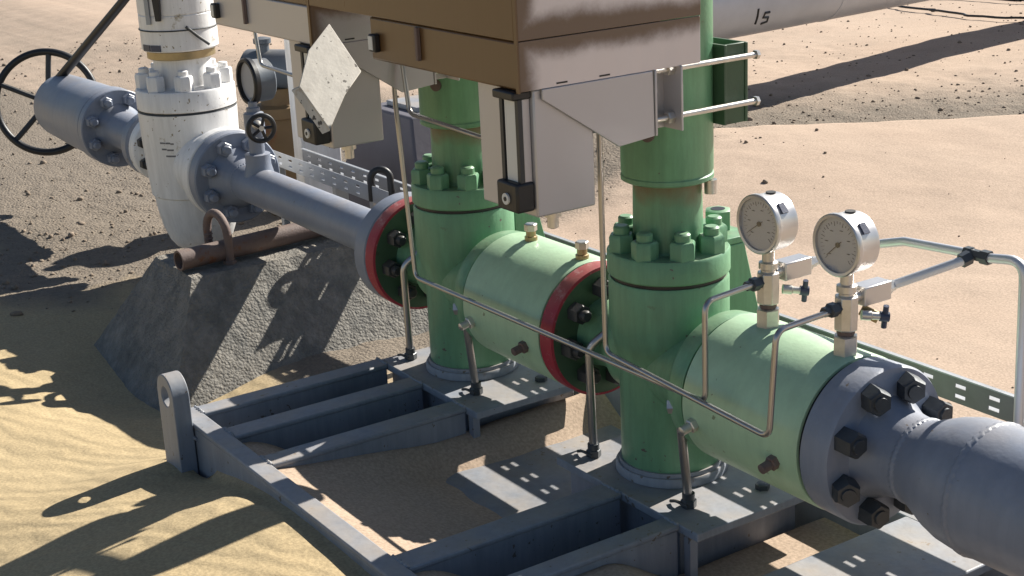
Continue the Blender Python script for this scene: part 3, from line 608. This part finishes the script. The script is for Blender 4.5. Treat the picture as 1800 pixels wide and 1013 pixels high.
# ------------------------------------------------------------------ actuator cabinets with oil tank and sight glass
def make_cabinet(loc, label, full):
    t = thing('hydraulic_cabinet', loc, label, 'cabinet', 'stainless actuator cabinets'); OFF[t.name] = Vector((0, 0, 0))
    MB().box(-.40, .12, -.375, -.10, .826, 1.32).build('cabinet_body', BROWNSHEET, t, bevel=.004)
    MB().box(-.33, .1195, -.3745, -.10, .752, .825).build('cabinet_skirt', BROWNSHEET, t, bevel=.004)
    MB().box(.1205, .1235, -.3755, -.028, .8265, 1.32).build('side_panel', SIDE, t, bevel=.001); MB().box(.1205, .1232, -.3752, -.029, .7515, .8255).build('side_skirt', SIDE, t, bevel=.001)
    MB().box(.1165, .1242, -.3785, -.3757, .75, 1.32).build('corner_seam', BROWNSHEET, t)
    MB().box(-.548, .1160, -.3785, -.3755, .8268, 1.32).build('front_door', BROWNSHEET, t, bevel=.001)
    # oil tank hanging below
    tk = MB().box(-.035, .118, -.350, -.240, .555, .7515).build('oil_tank', STEEL, t, bevel=.003)
    MB().box(.064, .110, -.366, -.3505, .570, .750).build('sight_glass_frame', STEEL, t, bevel=.002)
    MB().box(.058, .1145, -.384, -.3505, .566, .612).build('sight_glass_foot', BLACK, t, bevel=.004)
    MB().box(.058, .1145, -.384, -.3505, .738, .7515).build('sight_glass_head', BLACK, t, bevel=.003)
    MB().box(.074, .104, -.373, -.3662, .612, .738).build('sight_glass_strip', LABEL, t, bevel=.001)
    for x in (.066, .108): MB().box(x-.004, x+.004, -.374, -.3662, .612, .738).build('sight_glass_rail', DARKMETAL, t)
    k = MB(); k.lathe((.086, -.384, .586), (0, -1, 0), [(0, .009), (.003, .009)], 20); k.build('foot_screw', LABEL, t)
    k = MB(); k.lathe((.086, -.387, .586), (0, -1, 0), [(0, .0035), (.001, .0035)], 12); k.build('screw_socket', BLACK, t)
    k = MB(); k.lathe((.085, -.30, .555), (0, 0, -1), [(0, .014), (.012, .014), (.013, .009), (.03, .009), (.032, .005)], 16); k.build('drain_plug', FIT, t)
    # gusset bracket and clamp channel to the actuator cylinder
    k = MB(); k.prism([(.1195, -.337, .7513), (.1195, -.127, .7513), (.1195, -.125, .648), (.1195, -.196, .642), (.1195, -.337, .736)], (.005, 0, 0)); k.build('gusset_plate', STEEL, t, bevel=.001)
    k = MB(); k.box(.078, .1265, -.1245, -.1205, .648, .752); k.box(.078, .082, -.1205, -.068, .648, .752); k.box(.078, .1265, -.072, -.068, .648, .752); k.build('clamp_channel', STEEL, t, bevel=.001)
    k = MB(); k.box(.05, .088, .052, .058, .632, .765); k.box(-.09, .088, .098, .104, .632, .765); k.box(.08, .086, .058, .098, .632, .765); k.build('clamp_bracket', DGREEN, t, bevel=.001)
    for z in (.668, .745):
        k = MB(); k.tube([(.104, -.128, z), (.104, .112, z)], .0048, seg=10); o = k.build('tie_rod', FIT, t)
        MB().hexp((.104, -.0725, z), (0, -1, 0), .010, .012).build('tie_nut', FIT, o); MB().hexp((.104, .1045, z), (0, 1, 0), .008, .007).build('tie_nut', FIT, o)
    # vents, clip and label
    for y in (-.30, -.22): MB().box(.1230, .1238, y-.010, y+.010, .7555, .7580).build('drain_slot', BLACK, t)
    MB().box(-.168, -.160, -.382, -.3748, .768, .822).build('latch', RUSTY, t, bevel=.001)
    MB().box(-.318, -.296, -.386, -.3748, .768, .798).build('switch_box', BLACK, t, bevel=.002)
    MB().box(-.316, -.302, -.3875, -.3862, .772, .795).build('switch_label', LABEL, t)
    return t
cabB = make_cabinet((0, 0, 0), 'nearer stainless steel cabinet with brown front and hanging oil tank', True)
cabA = copy_tree(cabB); cabA.location = (-.675, 0, 0)
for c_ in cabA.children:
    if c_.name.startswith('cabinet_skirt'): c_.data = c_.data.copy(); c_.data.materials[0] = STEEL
cabA['label'] = 'farther stainless steel cabinet, partly hidden behind the nearer one'
k = MB(); k.lathe((-.440, .10, .47), (0, 0, 1), [(0, .03), (.012, .05), (.03, .056), (.40, .056), (.42, .05), (.44, .02)], 40); ac = k.build('shadow_bottle', BLUEGREY, cabA, off=cabA.location)  # added unseen bottle, only there to shade a strip of sand
ac['label'] = 'blue grey bottle shape added behind the nearer oil tank to cast a shadow'
MB().box(-.60, -.490, .092, .108, .70, .73).build('shadow_bottle_arm', DGREEN, cabA, off=cabA.location)  # added arm that carries the shadow-casting bottle
# weathered cream sheet hanging in the gap between the two cabinets
fl = thing('weathered_sheet_flap', (-.47, -.40, .62), 'sunlit cream weathered sheet metal flap with worn dark corners', 'panel'); OFF[fl.name] = Vector((0, 0, 0)); fl.location = (0, 0, 0)
fn = Vector((.75, 0, .66)).normalized()
k = MB(); k.prism([(-.502, -.364, .797), (-.431, -.344, .716), (-.403, -.394, .685), (-.361, -.450, .637), (-.424, -.471, .708), (-.470, -.425, .760)], -fn*.004); k.build('sheet', CREAM, fl, bevel=.001)
k = MB(); k.prism([Vector(p)-fn*.0042 for p in ((-.361, -.450, .637), (-.424, -.471, .708), (-.426, -.468, .710), (-.364, -.447, .640))], Vector((-.012, -.008, -.006))); k.build('folded_edge', CREAM, fl)
k = MB(); k.tube([Vector((-.450, -.365, .735))-fn*.0042, Vector((-.553, -.33, .70))], .006, seg=8); k.build('hanger_bolt', DARKMETAL, fl)

# ------------------------------------------------------------------ tubing
def tubething(name, pts, r, label, m=TUBE, bend=.02, cat='tube', group=None):
    k = MB(); k.tube(pts, r, bend, 12); o = k.build(name, m, None, off=pts[-1]); return tag(o, label, cat, group)
YT = -.158
tubething('impulse_tube', [(-.655, YT, .752), (-.652, YT, .60), (-.619, YT, .247), (.279, YT, .252), (.279, YT, .418), (.25, -.028, .412)], .0048, 'long bent steel tube running from the farther cabinet to the first gauge')
tubething('impulse_tube', [(.035, YT-.01, .752), (.036, YT-.01, .27), (.433, YT-.01, .247), (.446, YT-.01, .418), (.42, -.03, .410)], .0048, 'bent steel tube dropping from the nearer cabinet and rising to the second gauge')
tubething('pilot_tube', [(-.545, -.20, .752), (-.523, -.20, .606), (-.285, -.20, .598), (-.03, -.22, .60)], .0045, 'thin L-shaped tube crossing in front of the farther valve neck')
tubething('pilot_tube', [(-1.215, -.20, .752), (-1.19, -.20, .625), (-.80, -.20, .615)], .0045, 'thin L-shaped tube under the farther cabinet beside the black-rimmed gauge')
for x0, sgn, nm in ((-.675, 0, 'farther'), (0, 1, 'nearer')):
    L1 = 'curved drain tube rising from the skid plate left of the %s green valve' % nm
    L2 = 'straight drain tube standing on the skid plate right of the %s green valve' % nm
    for j, (bx, lab) in enumerate(((x0-.122, L1), (x0+.148, L2))):
        t = thing('drain_tube', (bx, -.085, 0), lab, 'tube'); OFF[t.name] = Vector((0, 0, 0)); t.location = (0, 0, 0)
        if j == 0: pts = [(bx, -.085, .01), (bx-.002, -.087, .215), (bx+.03, -.02, .27)]
        else: pts = [(bx, -.085, .01), (bx-.001, -.103, .192)]
        k = MB(); k.tube(pts, .0078, .035, 12); k.build('riser', TUBE, t)
        k = MB(); k.hexp((bx, -.085, .001), (0, 0, 1), .014, .014); k.lathe((bx, -.085, .014), (0, 0, 1), [(0, .011), (.012, .011)], 14); k.build('base_nut', BOLT, t)
        if j: k = MB(); k.hexp((bx-.010, -.118, .192), (.55, .45, .06), .0135, .03); k.build('elbow_fitting', FIT, t)
        k = MB(); k.tube([(bx-.03, -.10, .004), (bx-.015, -.10, .010), (bx+.01, -.095, .006)], .003, seg=8); k.build('lock_wire', DARKMETAL, t)

# ------------------------------------------------------------------ gauges
def make_gauge(x, label, top, needle, k_len):
    t = thing('pressure_gauge', (x, 0, .336), label, 'gauge', 'pressure gauges on the nearer valve'); OFF[t.name] = Vector((0, 0, 0)); t.location = (0, 0, 0)
    MB().hexp((x, 0, .330), (0, 0, 1), .0195, .036, .2, .05).build('hex_adapter', FIT, t)
    MB().lathe((x, 0, .365), (0, 0, 1), [(0, .012), (.004, .014), (.010, .014), (.012, .011)], 18).build('thread_seal', RUSTY, t)
    b = MB().lathe((x, 0, .374), (0, 0, 1), [(0, .0165), (.002, .0185), (top-.374-.03, .0185), (top-.374-.028, .017)], 8, True, R(22.5)); b.build('valve_block', FIT, t, bevel=.001, ang=25)
    MB().lathe((x, 0, top-.032), (0, 0, 1), [(0, .012), (.008, .012), (.010, .0155), (.020, .0155), (.022, .010), (.04, .010)], 20).build('gauge_stem', FIT, t)
    # outlet fitting towards the camera side and branch block away from it
    k = MB(); k.lathe((x, -.016, .412), (0, -1, 0), [(0, .009), (.006, .009), (.007, .0115), (.02, .0115), (.022, .008), (.032, .008)], 6); k.build('tube_fitting', BOLT, t)
    k = MB(); k.box(x-.015, x+.015, .024, .082, .408, .438); k.build('branch_block', CASE, t, bevel=.002)
    MB().lathe((x, .012, .423), (0, 1, 0), [(0, .010), (.014, .010)], 16).build('branch_neck', FIT, t); k = MB(); k.lathe((x, .082, .423), (0, 1, 0), [(0, .012), (.010, .012), (.011, .009), (.02, .009)], 6); k.build('branch_fitting', FIT, t)
    # bleed valve with T handle
    h0 = Vector((x+.012, .02, .396)); hd = Vector((.55, .80, -.12)).normalized()
    k = MB(); k.lathe(h0, hd, [(0, .008), (.014, .008), (.016, .006), (.034, .006)], 12); k.build('bleed_stem', FIT, t)
    e = h0+hd*.036; hx = Vector((.2, -.1, 1)).normalized()
    k = MB(); k.tube([e-hx*.019, e+hx*.019], .0045, seg=10); k.lathe(e-hd*.008, hd, [(0, .008), (.014, .008)], 12); k.build('bleed_handle', HANDLE, t)
    # gauge head, dial facing -Y
    c = Vector((x-.006, .0, top+.052)); F = (0, -1, 0)
    k = MB(); k.lathe(c, F, [(-.030, .040), (-.026, .0455), (-.020, .0465), (.010, .0465), (.012, .0475)], 56); g = k.build('gauge_case', CASE, t)
    k = MB(); k.ring(c, F, [(.010, .0475), (.013, .0490), (.0185, .0485), (.020, .0465), (.019, .0425), (.0125, .0425)], 56); k.build('bezel', CASE, g)
    k = MB(); k.lathe(c, F, [(.0118, .043), (.0135, .043)], 48); k.build('dial', DIAL, g)
    k = MB()
    for q in range(28):
        a = R(225-q*10); e = Vector((math.cos(a), 0, math.sin(a))); L_ = .007 if q % 3 == 0 else .004
        k.obox(c+Vector((0, -.0137, 0))+e*(.036-L_/2), (L_, .0004, .0009), e, (0, 1, 0))
    for q in range(0, 28, 5):
        a = R(225-q*10); e = Vector((math.cos(a), 0, math.sin(a))); k.obox(c+Vector((0, -.0137, 0))+e*.0235, (.0055, .0004, .0035), (1, 0, 0), (0, 1, 0))
    k.build('scale_marks', BLACK, g)
    MB().lathe(c, F, [(.0165, .0424), (.0172, .0424)], 48).build('glass', GLASS, g)
    a = R(needle); e = Vector((math.cos(a), 0, math.sin(a)))
    k = MB(); k.obox(c+Vector((0, -.0150, 0))+e*.010, (.038, .0006, .0018), e, (0, 1, 0)); k.lathe(c+Vector((0, -.0142, 0)), F, [(0, .004), (.002, .004)], 16); k.build('needle', BLACK, g)
    MB().obox(c+Vector((.0463*math.cos(R(40)), -.004+.006, .0463*math.sin(R(40)))), (.004, .012, .018), (math.cos(R(40)), 0, math.sin(R(40)))).build('case_mark', HANDLE, g)
    k = MB(); k.lathe(c+Vector((0, .010, .0455)), (0, 0, 1), [(0, .008), (.003, .008)], 16); k.build('fill_plug', DARKMETAL, g)
    return t
g1 = make_gauge(.25, 'round pressure gauge closer to the bonnet bolts, left of the pair', .455, 215, 1)
g2 = make_gauge(.42, 'round pressure gauge above the grey flange, right of the pair', .457, 222, 1)
k = MB(); k.obox((.435, .035, .395), (.03, .002, .018), (.7, .5, -.4)); o = k.build('brass_tag', BRASS, None, off=(.435, .035, .395)); tag(o, 'small brass tag hanging beside the right-hand gauge valve', 'tag')
# vent tubing meeting at a tee
tubething('vent_tube', [(.25, .10, .423), (.252, .20, .43), (.352, .20, .459), (.478, .20, .467)], .0075, 'grey vent tube from the left gauge passing behind the right gauge', TUBE2, .04)
tubething('vent_tube', [(.42, .10, .423), (.488, .182, .462)], .0075, 'short sloping vent tube from the right gauge up to the tee', TUBE2)
tt = thing('tee_fitting', (.495, .2, .468), 'steel tee fitting joining the two vent tubes at right', 'fitting'); OFF[tt.name] = Vector((0, 0, 0)); tt.location = (0, 0, 0)
k = MB(); k.lathe((.474, .2, .467), (1, 0, .02), [(0, .011), (.012, .011), (.013, .009), (.03, .009), (.031, .0115), (.046, .0115)], 6); k.build('tee_body', BOLT, tt)
k = MB(); k.lathe((.484, .178, .460), (.25, .9, .3), [(0, .0115), (.016, .0115)], 6); k.build('branch_nut', BOLT, tt)
tubething('vent_tube', [(.52, .2, .468), (.583, .2, .478), (.592, .2, .12)], .0078, 'vent tube bending straight down at the right edge', TUBE2, .035)
# plugs on the farther connector
for x, lab in ((-.425, 'small hex plug on the farther light green connector, under the oil tank'), (-.255, 'small hex plug on the farther light green connector, beside the red rim')):
    t = thing('connector_plug', (x, 0, .335), lab, 'plug'); OFF[t.name] = Vector((0, 0, 0)); t.location = (0, 0, 0)
    k = MB(); k.lathe((x, 0, .334), (0, 0, 1), [(0, .013), (.01, .013), (.011, .010), (.022, .010)], 14); k.build('plug_body', BRASS, t)
    MB().hexp((x, 0, .356), (0, 0, 1), .013, .014).build('plug_cap', FIT, t)

# ------------------------------------------------------------------ cable tray with slotted rails
tray = thing('cable_tray', (-2.05, .286, .17), 'galvanised slotted cable tray running behind the pipes', 'tray'); OFF[tray.name] = Vector((0, 0, 0)); tray.location = (0, 0, 0)
def slotted(p0, du, dv, L_, Wd, slots, th):
    """flat strip with rectangular slots cut through; du, dv unit vectors, th thickness vector"""
    us = sorted({0, L_} | {s[0] for s in slots} | {s[1] for s in slots}); v_ = sorted({0, Wd} | {s[2] for s in slots} | {s[3] for s in slots})
    p0 = Vector(p0); du = Vector(du); dv = Vector(dv); th = Vector(th); solid = {}
    for a in range(len(us)-1):
        for b in range(len(v_)-1):
            cu = (us[a]+us[a+1])/2; cv = (v_[b]+v_[b+1])/2
            solid[a, b] = not any(s[0] < cu < s[1] and s[2] < cv < s[3] for s in slots)
    m = MB(); idx = {}
    def V(a, b, k):
        if (a, b, k) not in idx: idx[a, b, k] = len(m.v); m.v.append(tuple(p0+du*us[a]+dv*v_[b]+th*k))
        return idx[a, b, k]
    for (a, b), s_ in solid.items():
        if not s_: continue
        m.f.append((V(a, b, 0), V(a+1, b, 0), V(a+1, b+1, 0), V(a, b+1, 0))); m.f.append((V(a, b+1, 1), V(a+1, b+1, 1), V(a+1, b, 1), V(a, b, 1)))
        for (e, f_, p, q_) in ((a-1, b, (a, b), (a, b+1)), (a+1, b, (a+1, b), (a+1, b+1)), (a, b-1, (a, b), (a+1, b)), (a, b+1, (a, b+1), (a+1, b+1))):
            if not solid.get((e, f_), False): m.f.append((V(*p, 0), V(*q_, 0), V(*q_, 1), V(*p, 1)))
    return m
X0, X1 = -2.05, 1.25; L_ = X1-X0
def slots(L_, v0, v1):
    sl = []; x = .03
    while x < L_-.05: sl += [(x, x+.022, v0, v0+.0065), (x, x+.022, v1, v1+.0065)]; x += .069
    return sl
TY, TZ = .286, .171
slotted((X0, TY, TZ), (1, 0, 0), (0, 0, 1), L_, .045, slots(L_, .0095, .0275), (0, .002, 0)).build('slotted_rail', DULLGALV, tray, smooth=False)
MB().box(X0, X1, TY+.0801, TY+.082, TZ, TZ+.010).build('far_lip', GALV, tray)
MB().box(X0, X1, TY-.003, TY+.0045, TZ+.0451, TZ+.0475).build('rail_lip', GALV, tray)
sb = []; x = .03
while x < L_-.05: sb += [(x, x+.022, .02, .027), (x+.03, x+.052, .052, .059)]; x += .069
slotted((X0, TY+.002, TZ), (1, 0, 0), (0, 1, 0), L_, .078, [], (0, 0, .002)).build('tray_floor', GALV, tray, smooth=False)
for x in (-1.9, -1.1, -.3, .75):
    MB().box(x-.012, x+.012, TY+.02, TY+.06, -.25, TZ-.0005).build('tray_post', GALV, tray, bevel=.001)
ga = thing('slotted_angle', (-1.8, .215, .17), 'short galvanised slotted angle lying in front of the cable tray at left', 'angle'); OFF[ga.name] = Vector((0, 0, 0)); ga.location = (0, 0, 0)
slotted((-2.30, .213, .172), (1, 0, 0), (0, 0, 1), .90, .045, slots(.90, .0095, .0275), (0, .002, 0)).build('upright_leg', GALV, ga, smooth=False)
slotted((-2.30, .215, .172), (1, 0, 0), (0, 1, 0), .90, .045, slots(.90, .0095, .0275), (0, 0, .002)).build('flat_leg', GALV, ga, smooth=False)
for x in (-2.1, -1.52): MB().box(x-.01, x+.01, .225, .245, -.25, .1715).build('angle_post', GALV, ga, bevel=.001)

# ------------------------------------------------------------------ concrete plinths
def plinth(name, top, bot, z0, z1, label, seed, hide=()):
    t = thing(name, ((bot[0]+bot[1])/2, (bot[2]+bot[3])/2, z0), label, 'plinth'); n = 34; m = MB()
    def P(u, v, w): # w 0 bottom..1 top
        x0 = bot[0]+(top[0]-bot[0])*w; x1 = bot[1]+(top[1]-bot[1])*w; y0 = bot[2]+(top[2]-bot[2])*w; y1 = bot[3]+(top[3]-bot[3])*w
        return np.array([x0+(x1-x0)*u, y0+(y1-y0)*v, z0+(z1-z0)*w])
    def jit(p):
        a_, b_ = p[:, 1]*9+p[:, 2]*7, p[:, 2]*9+p[:, 0]*5; e_, f_ = p[:, 1]*40+p[:, 2]*31, p[:, 2]*37+p[:, 0]*29
        d = np.stack([fbm(a_, b_, seed+i_*7, 4) for i_ in range(3)], -1); d2 = np.stack([fbm(e_, f_, seed+50+i_*7, 3) for i_ in range(3)], -1)
        return p+d*.005+d2*.0065
    cache = {}
    def V(p):
        key = tuple(np.round(p, 5))
        if key not in cache: cache[key] = len(m.v); m.v.append(tuple(p))
        return cache[key]
    lin = np.linspace(0, 1, n)
    def sheet(fn):
        for a in range(n-1):
            for b in range(n-1): m.f.append((V(fn(lin[a], lin[b])), V(fn(lin[a+1], lin[b])), V(fn(lin[a+1], lin[b+1])), V(fn(lin[a], lin[b+1]))))
    sheet(lambda a, b: P(a, b, 1)); sheet(lambda a, b: P(a, 0, b)); sheet(lambda a, b: P(a, 1, b)); sheet(lambda a, b: P(0, a, b)); sheet(lambda a, b: P(1, a, b))
    m.v = [tuple(p) for p in jit(np.array(m.v))]
    m.build('block', CONC, t, ang=33); return t
pl = plinth('concrete_plinth', (-1.75, -1.495, -.305, .165), (-1.92, -1.17, -.55, .47), -.30, .07, 'rough tapered concrete plinth carrying a short rusty pipe', 301)
pd = thing('shade_toned_pedestal', (-2.0, .65, -.15), 'sloping pedestal behind the cable tray, shade put into its dark grey', 'pedestal'); OFF[pd.name] = Vector((0, 0, 0)); pd.location = (0, 0, 0)
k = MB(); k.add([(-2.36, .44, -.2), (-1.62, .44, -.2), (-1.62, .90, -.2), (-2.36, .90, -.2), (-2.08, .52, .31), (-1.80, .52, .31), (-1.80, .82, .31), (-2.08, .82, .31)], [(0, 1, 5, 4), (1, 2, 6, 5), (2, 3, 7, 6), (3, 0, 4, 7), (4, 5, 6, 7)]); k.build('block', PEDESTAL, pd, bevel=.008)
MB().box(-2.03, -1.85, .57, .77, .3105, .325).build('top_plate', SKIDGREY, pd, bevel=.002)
# rusty pipe on the plinth with its U bolt
rp = thing('rusty_pipe_stub', (-1.55, -.31, .075), 'short rusty pipe stub lying across the concrete plinth', 'pipe'); OFF[rp.name] = Vector((0, 0, 0)); rp.location = (0, 0, 0)
k = MB(); k.ring((-1.605, .16, .103), (.10, -1, 0), [(0, .021), (0, .0265), (.475, .0265), (.475, .021)], 32); k.build('pipe_wall', RUSTY, rp)
ub = thing('u_bolt', (-1.60, -.2, .07), 'rusty threaded U bolt arching over the pipe stub on the plinth', 'bolt'); OFF[ub.name] = Vector((0, 0, 0)); ub.location = (0, 0, 0)
def ubolt(c, d, w, h, r):
    c = Vector(c); d = Vector(d).normalized(); n = 14; pts = [c-d*w]+[c+Vector((0, 0, h-w))-d*w*math.cos(math.pi*q/n)+Vector((0, 0, w*math.sin(math.pi*q/n))) for q in range(n+1)]+[c+d*w]
    return MB().tube(pts, r, bend=.0)
ubolt((-1.60, -.185, .06), (1, .10, 0), .054, .135, .011).build('bow', RUSTY, ub)
k = MB()
for q in range(6): k.torus((-1.652, -.190, .07+q*.012), (0, 0, 1), .0100, .0022, 14, 6)
k.build('thread', RUSTY, ub)
k = MB(); k.hexp((-1.548, -.180, .068), (0, 0, 1), .017, .012); k.build('nut', RUSTY, ub)
ub2 = ubolt((-1.48, .237, .1745), (.6, .8, 0), .026, .085, .0095).build('u_bolt', BLACK, None, off=(-1.48, .237, .1745)); tag(ub2, 'black U bolt standing up behind the red-rimmed far flange', 'bolt')

# ------------------------------------------------------------------ background
bp_ = thing('elevated_pipe', (-3.05, 3.4, -.15), 'thick blue grey pipe crossing the top right corner above the sand', 'pipe'); OFF[bp_.name] = Vector((0, 0, 0)); bp_.location = (0, 0, 0)
MB().lathe((-2.904, 2.0, .3274), (-.12, 1, -.003), [(0, .17), (.02, .175), (6.5, .175)], 64).build('pipe_wall', SILVER, bp_)
MB().lathe((-3.072, 3.4, .3232), (-.12, 1, -.003), [(0, .177), (.012, .178), (.024, .177)], 64).build('weld_band', SILVER, bp_)
for y in (2.1, 6.9): MB().box(-2.916-.12*(y-2.1)-.07, -2.916-.12*(y-2.1)+.07, y-.05, y+.05, -.3, .20).build('pipe_support', SKIDGREY, bp_, bevel=.004)
# hand painted figures on the pipe
def stroke(pts2):
    c = Vector((-3.085, 0, .357)); out = []
    for y, a in pts2: out.append(Vector((-3.0-.12*(y-2.8)+.1765*math.cos(R(a)), y, .325+.1765*math.sin(R(a)))))
    return out
k = MB(); k.tube(stroke([(2.83, -12), (2.835, -24), (2.84, -36)]), .006, 0, 6); k.tube(stroke([(2.91, -20), (2.88, -20), (2.875, -27), (2.91, -28), (2.915, -36), (2.88, -38)]), .006, 0, 6)
k.build('painted_mark', BLACK, bp_)
bv = thing('background_valve', (-2.6, .75, -.15), 'ochre rusted valve body with dark blue barrel behind the white valve', 'valve'); OFF[bv.name] = Vector((0, 0, 0)); bv.location = (0, 0, 0)
BX, BY = -2.70, .52
MB().lathe((BX, BY, -.15), (0, 0, 1), [(0, .06), (.05, .075), (.25, .085), (.34, .085), (.345, .098), (.38, .098), (.385, .06), (.44, .06)], 48).build('body', OCHRE, bv)
MB().lathe((BX, BY, .35), (-.8, -.58, 0), [(-.11, .055), (-.10, .066), (.10, .066), (.11, .055), (.12, .03)], 40).build('barrel', BLUE, bv)
MB().lathe((BX-.02, BY-.03, .405), (0, 0, 1), [(0, .022), (.03, .022), (.035, .03), (.05, .03), (.055, .012)], 24).build('top_plug', BLUE, bv)
k = MB(); k.box(BX+.30, BX+.36, BY-.10, BY+.04, -.2, .62); o = k.build('marker_post', WHITE, None, off=(BX+.33, BY, -.15), bevel=.004); tag(o, 'pale weathered post behind the farther oil tank', 'post')
# thin cables on the sand, far right
for j, (pts, lab) in enumerate((([(-4.9, 5.6, 0), (-4.5, 5.48, 0), (-4.1, 5.40, 0), (-3.75, 5.30, 0), (-3.3, 5.42, 0), (-2.9, 5.7, 0)], 'thin dark cable lying on the sand near the thick pipe'), ([(-4.7, 5.95, 0), (-4.3, 6.02, 0), (-3.95, 5.98, 0), (-3.5, 6.2, 0)], 'farther thin dark cable lying on the sand at the top edge'))):
    k = MB(); P = []
    for q in range(len(pts)-1):
        for s_ in range(8):
            a = Vector(pts[q]).lerp(Vector(pts[q+1]), s_/8); w_ = .05*math.sin(q*2+s_*.8); a.x += w_; a.z = float(ground_h(np.array([a.x]), np.array([a.y]))[0])+.022; P.append(a)
    k.tube(P, .007, 0, 8); o = k.build('ground_cable', BLACK, None, off=P[0]); tag(o, lab, 'cable')

# ------------------------------------------------------------------ pebbles and clods
def pebbles():
    t = (1+5**.5)/2; ico = np.array([(-1, t, 0), (1, t, 0), (-1, -t, 0), (1, -t, 0), (0, -1, t), (0, 1, t), (0, -1, -t), (0, 1, -t), (t, 0, -1), (t, 0, 1), (-t, 0, -1), (-t, 0, 1)])/1.9
    fi = np.array([(0, 11, 5), (0, 5, 1), (0, 1, 7), (0, 7, 10), (0, 10, 11), (1, 5, 9), (5, 11, 4), (11, 10, 2), (10, 7, 6), (7, 1, 8), (3, 9, 4), (3, 4, 2), (3, 2, 6), (3, 6, 8), (3, 8, 9), (4, 9, 5), (2, 4, 11), (6, 2, 10), (8, 6, 7), (9, 8, 1)])
    n = 80000; x = RNG.uniform(-7.5, 1.2, n); y = RNG.uniform(-1.5, 8, n); g = gravel_mask(x, y)
    keep = RNG.random(n) < (g**1.5*(.24+.22*(x > -3.6))+.012*(y > .3)+.10*((y > .33) & (y < 1.3) & (x > -.2)))
    ins = (x > -.9) & (x < 1.1) & (y > -.66) & (y < .3); keep &= ~ins
    keep &= ~((x > -2.0) & (x < -1.15) & (y > -.52) & (y < .42))
    x, y, g = x[keep], y[keep], g[keep]; n = len(x); z = ground_h(x, y)
    s = (np.exp(RNG.normal(math.log(.0040), .55, n))*np.where(g > .05, 1, .7)).clip(.0015, .02)
    v = ico[None]*(1+RNG.uniform(-.28, .28, (n, 12, 1)))*s[:, None, None]*RNG.uniform(.6, 1.2, (n, 1, 3))*np.array([1, 1, .75])
    a = RNG.uniform(0, 6.28, n); c_, s_ = np.cos(a), np.sin(a)
    v = np.stack([v[..., 0]*c_[:, None]-v[..., 1]*s_[:, None], v[..., 0]*s_[:, None]+v[..., 1]*c_[:, None], v[..., 2]], -1)
    v += np.stack([x, y, z+s*.2], -1)[:, None]
    f = (fi[None]+np.arange(n)[:, None, None]*12).reshape(-1, 3).astype(np.int32)
    me = bpy.data.meshes.new('pebbles'); me.vertices.add(n*12); me.vertices.foreach_set('co', v.astype(np.float32).ravel())
    me.loops.add(f.size); me.loops.foreach_set('vertex_index', f.ravel()); me.polygons.add(len(f)); me.polygons.foreach_set('loop_start', np.arange(0, f.size, 3, dtype=np.int32)); me.polygons.foreach_set('loop_total', np.full(len(f), 3, np.int32))
    me.update(calc_edges=True); me.materials.append(mat('pebble_stone', (.22, .175, .135), .85, var=.45, vs_=25, bump=.1, spec=.2))
    o = bpy.data.objects.new('pebbles', me); col.objects.link(o); tag(o, 'brown and grey pebbles and clods scattered over the ground', 'pebbles', None, 'stuff')
pebbles()
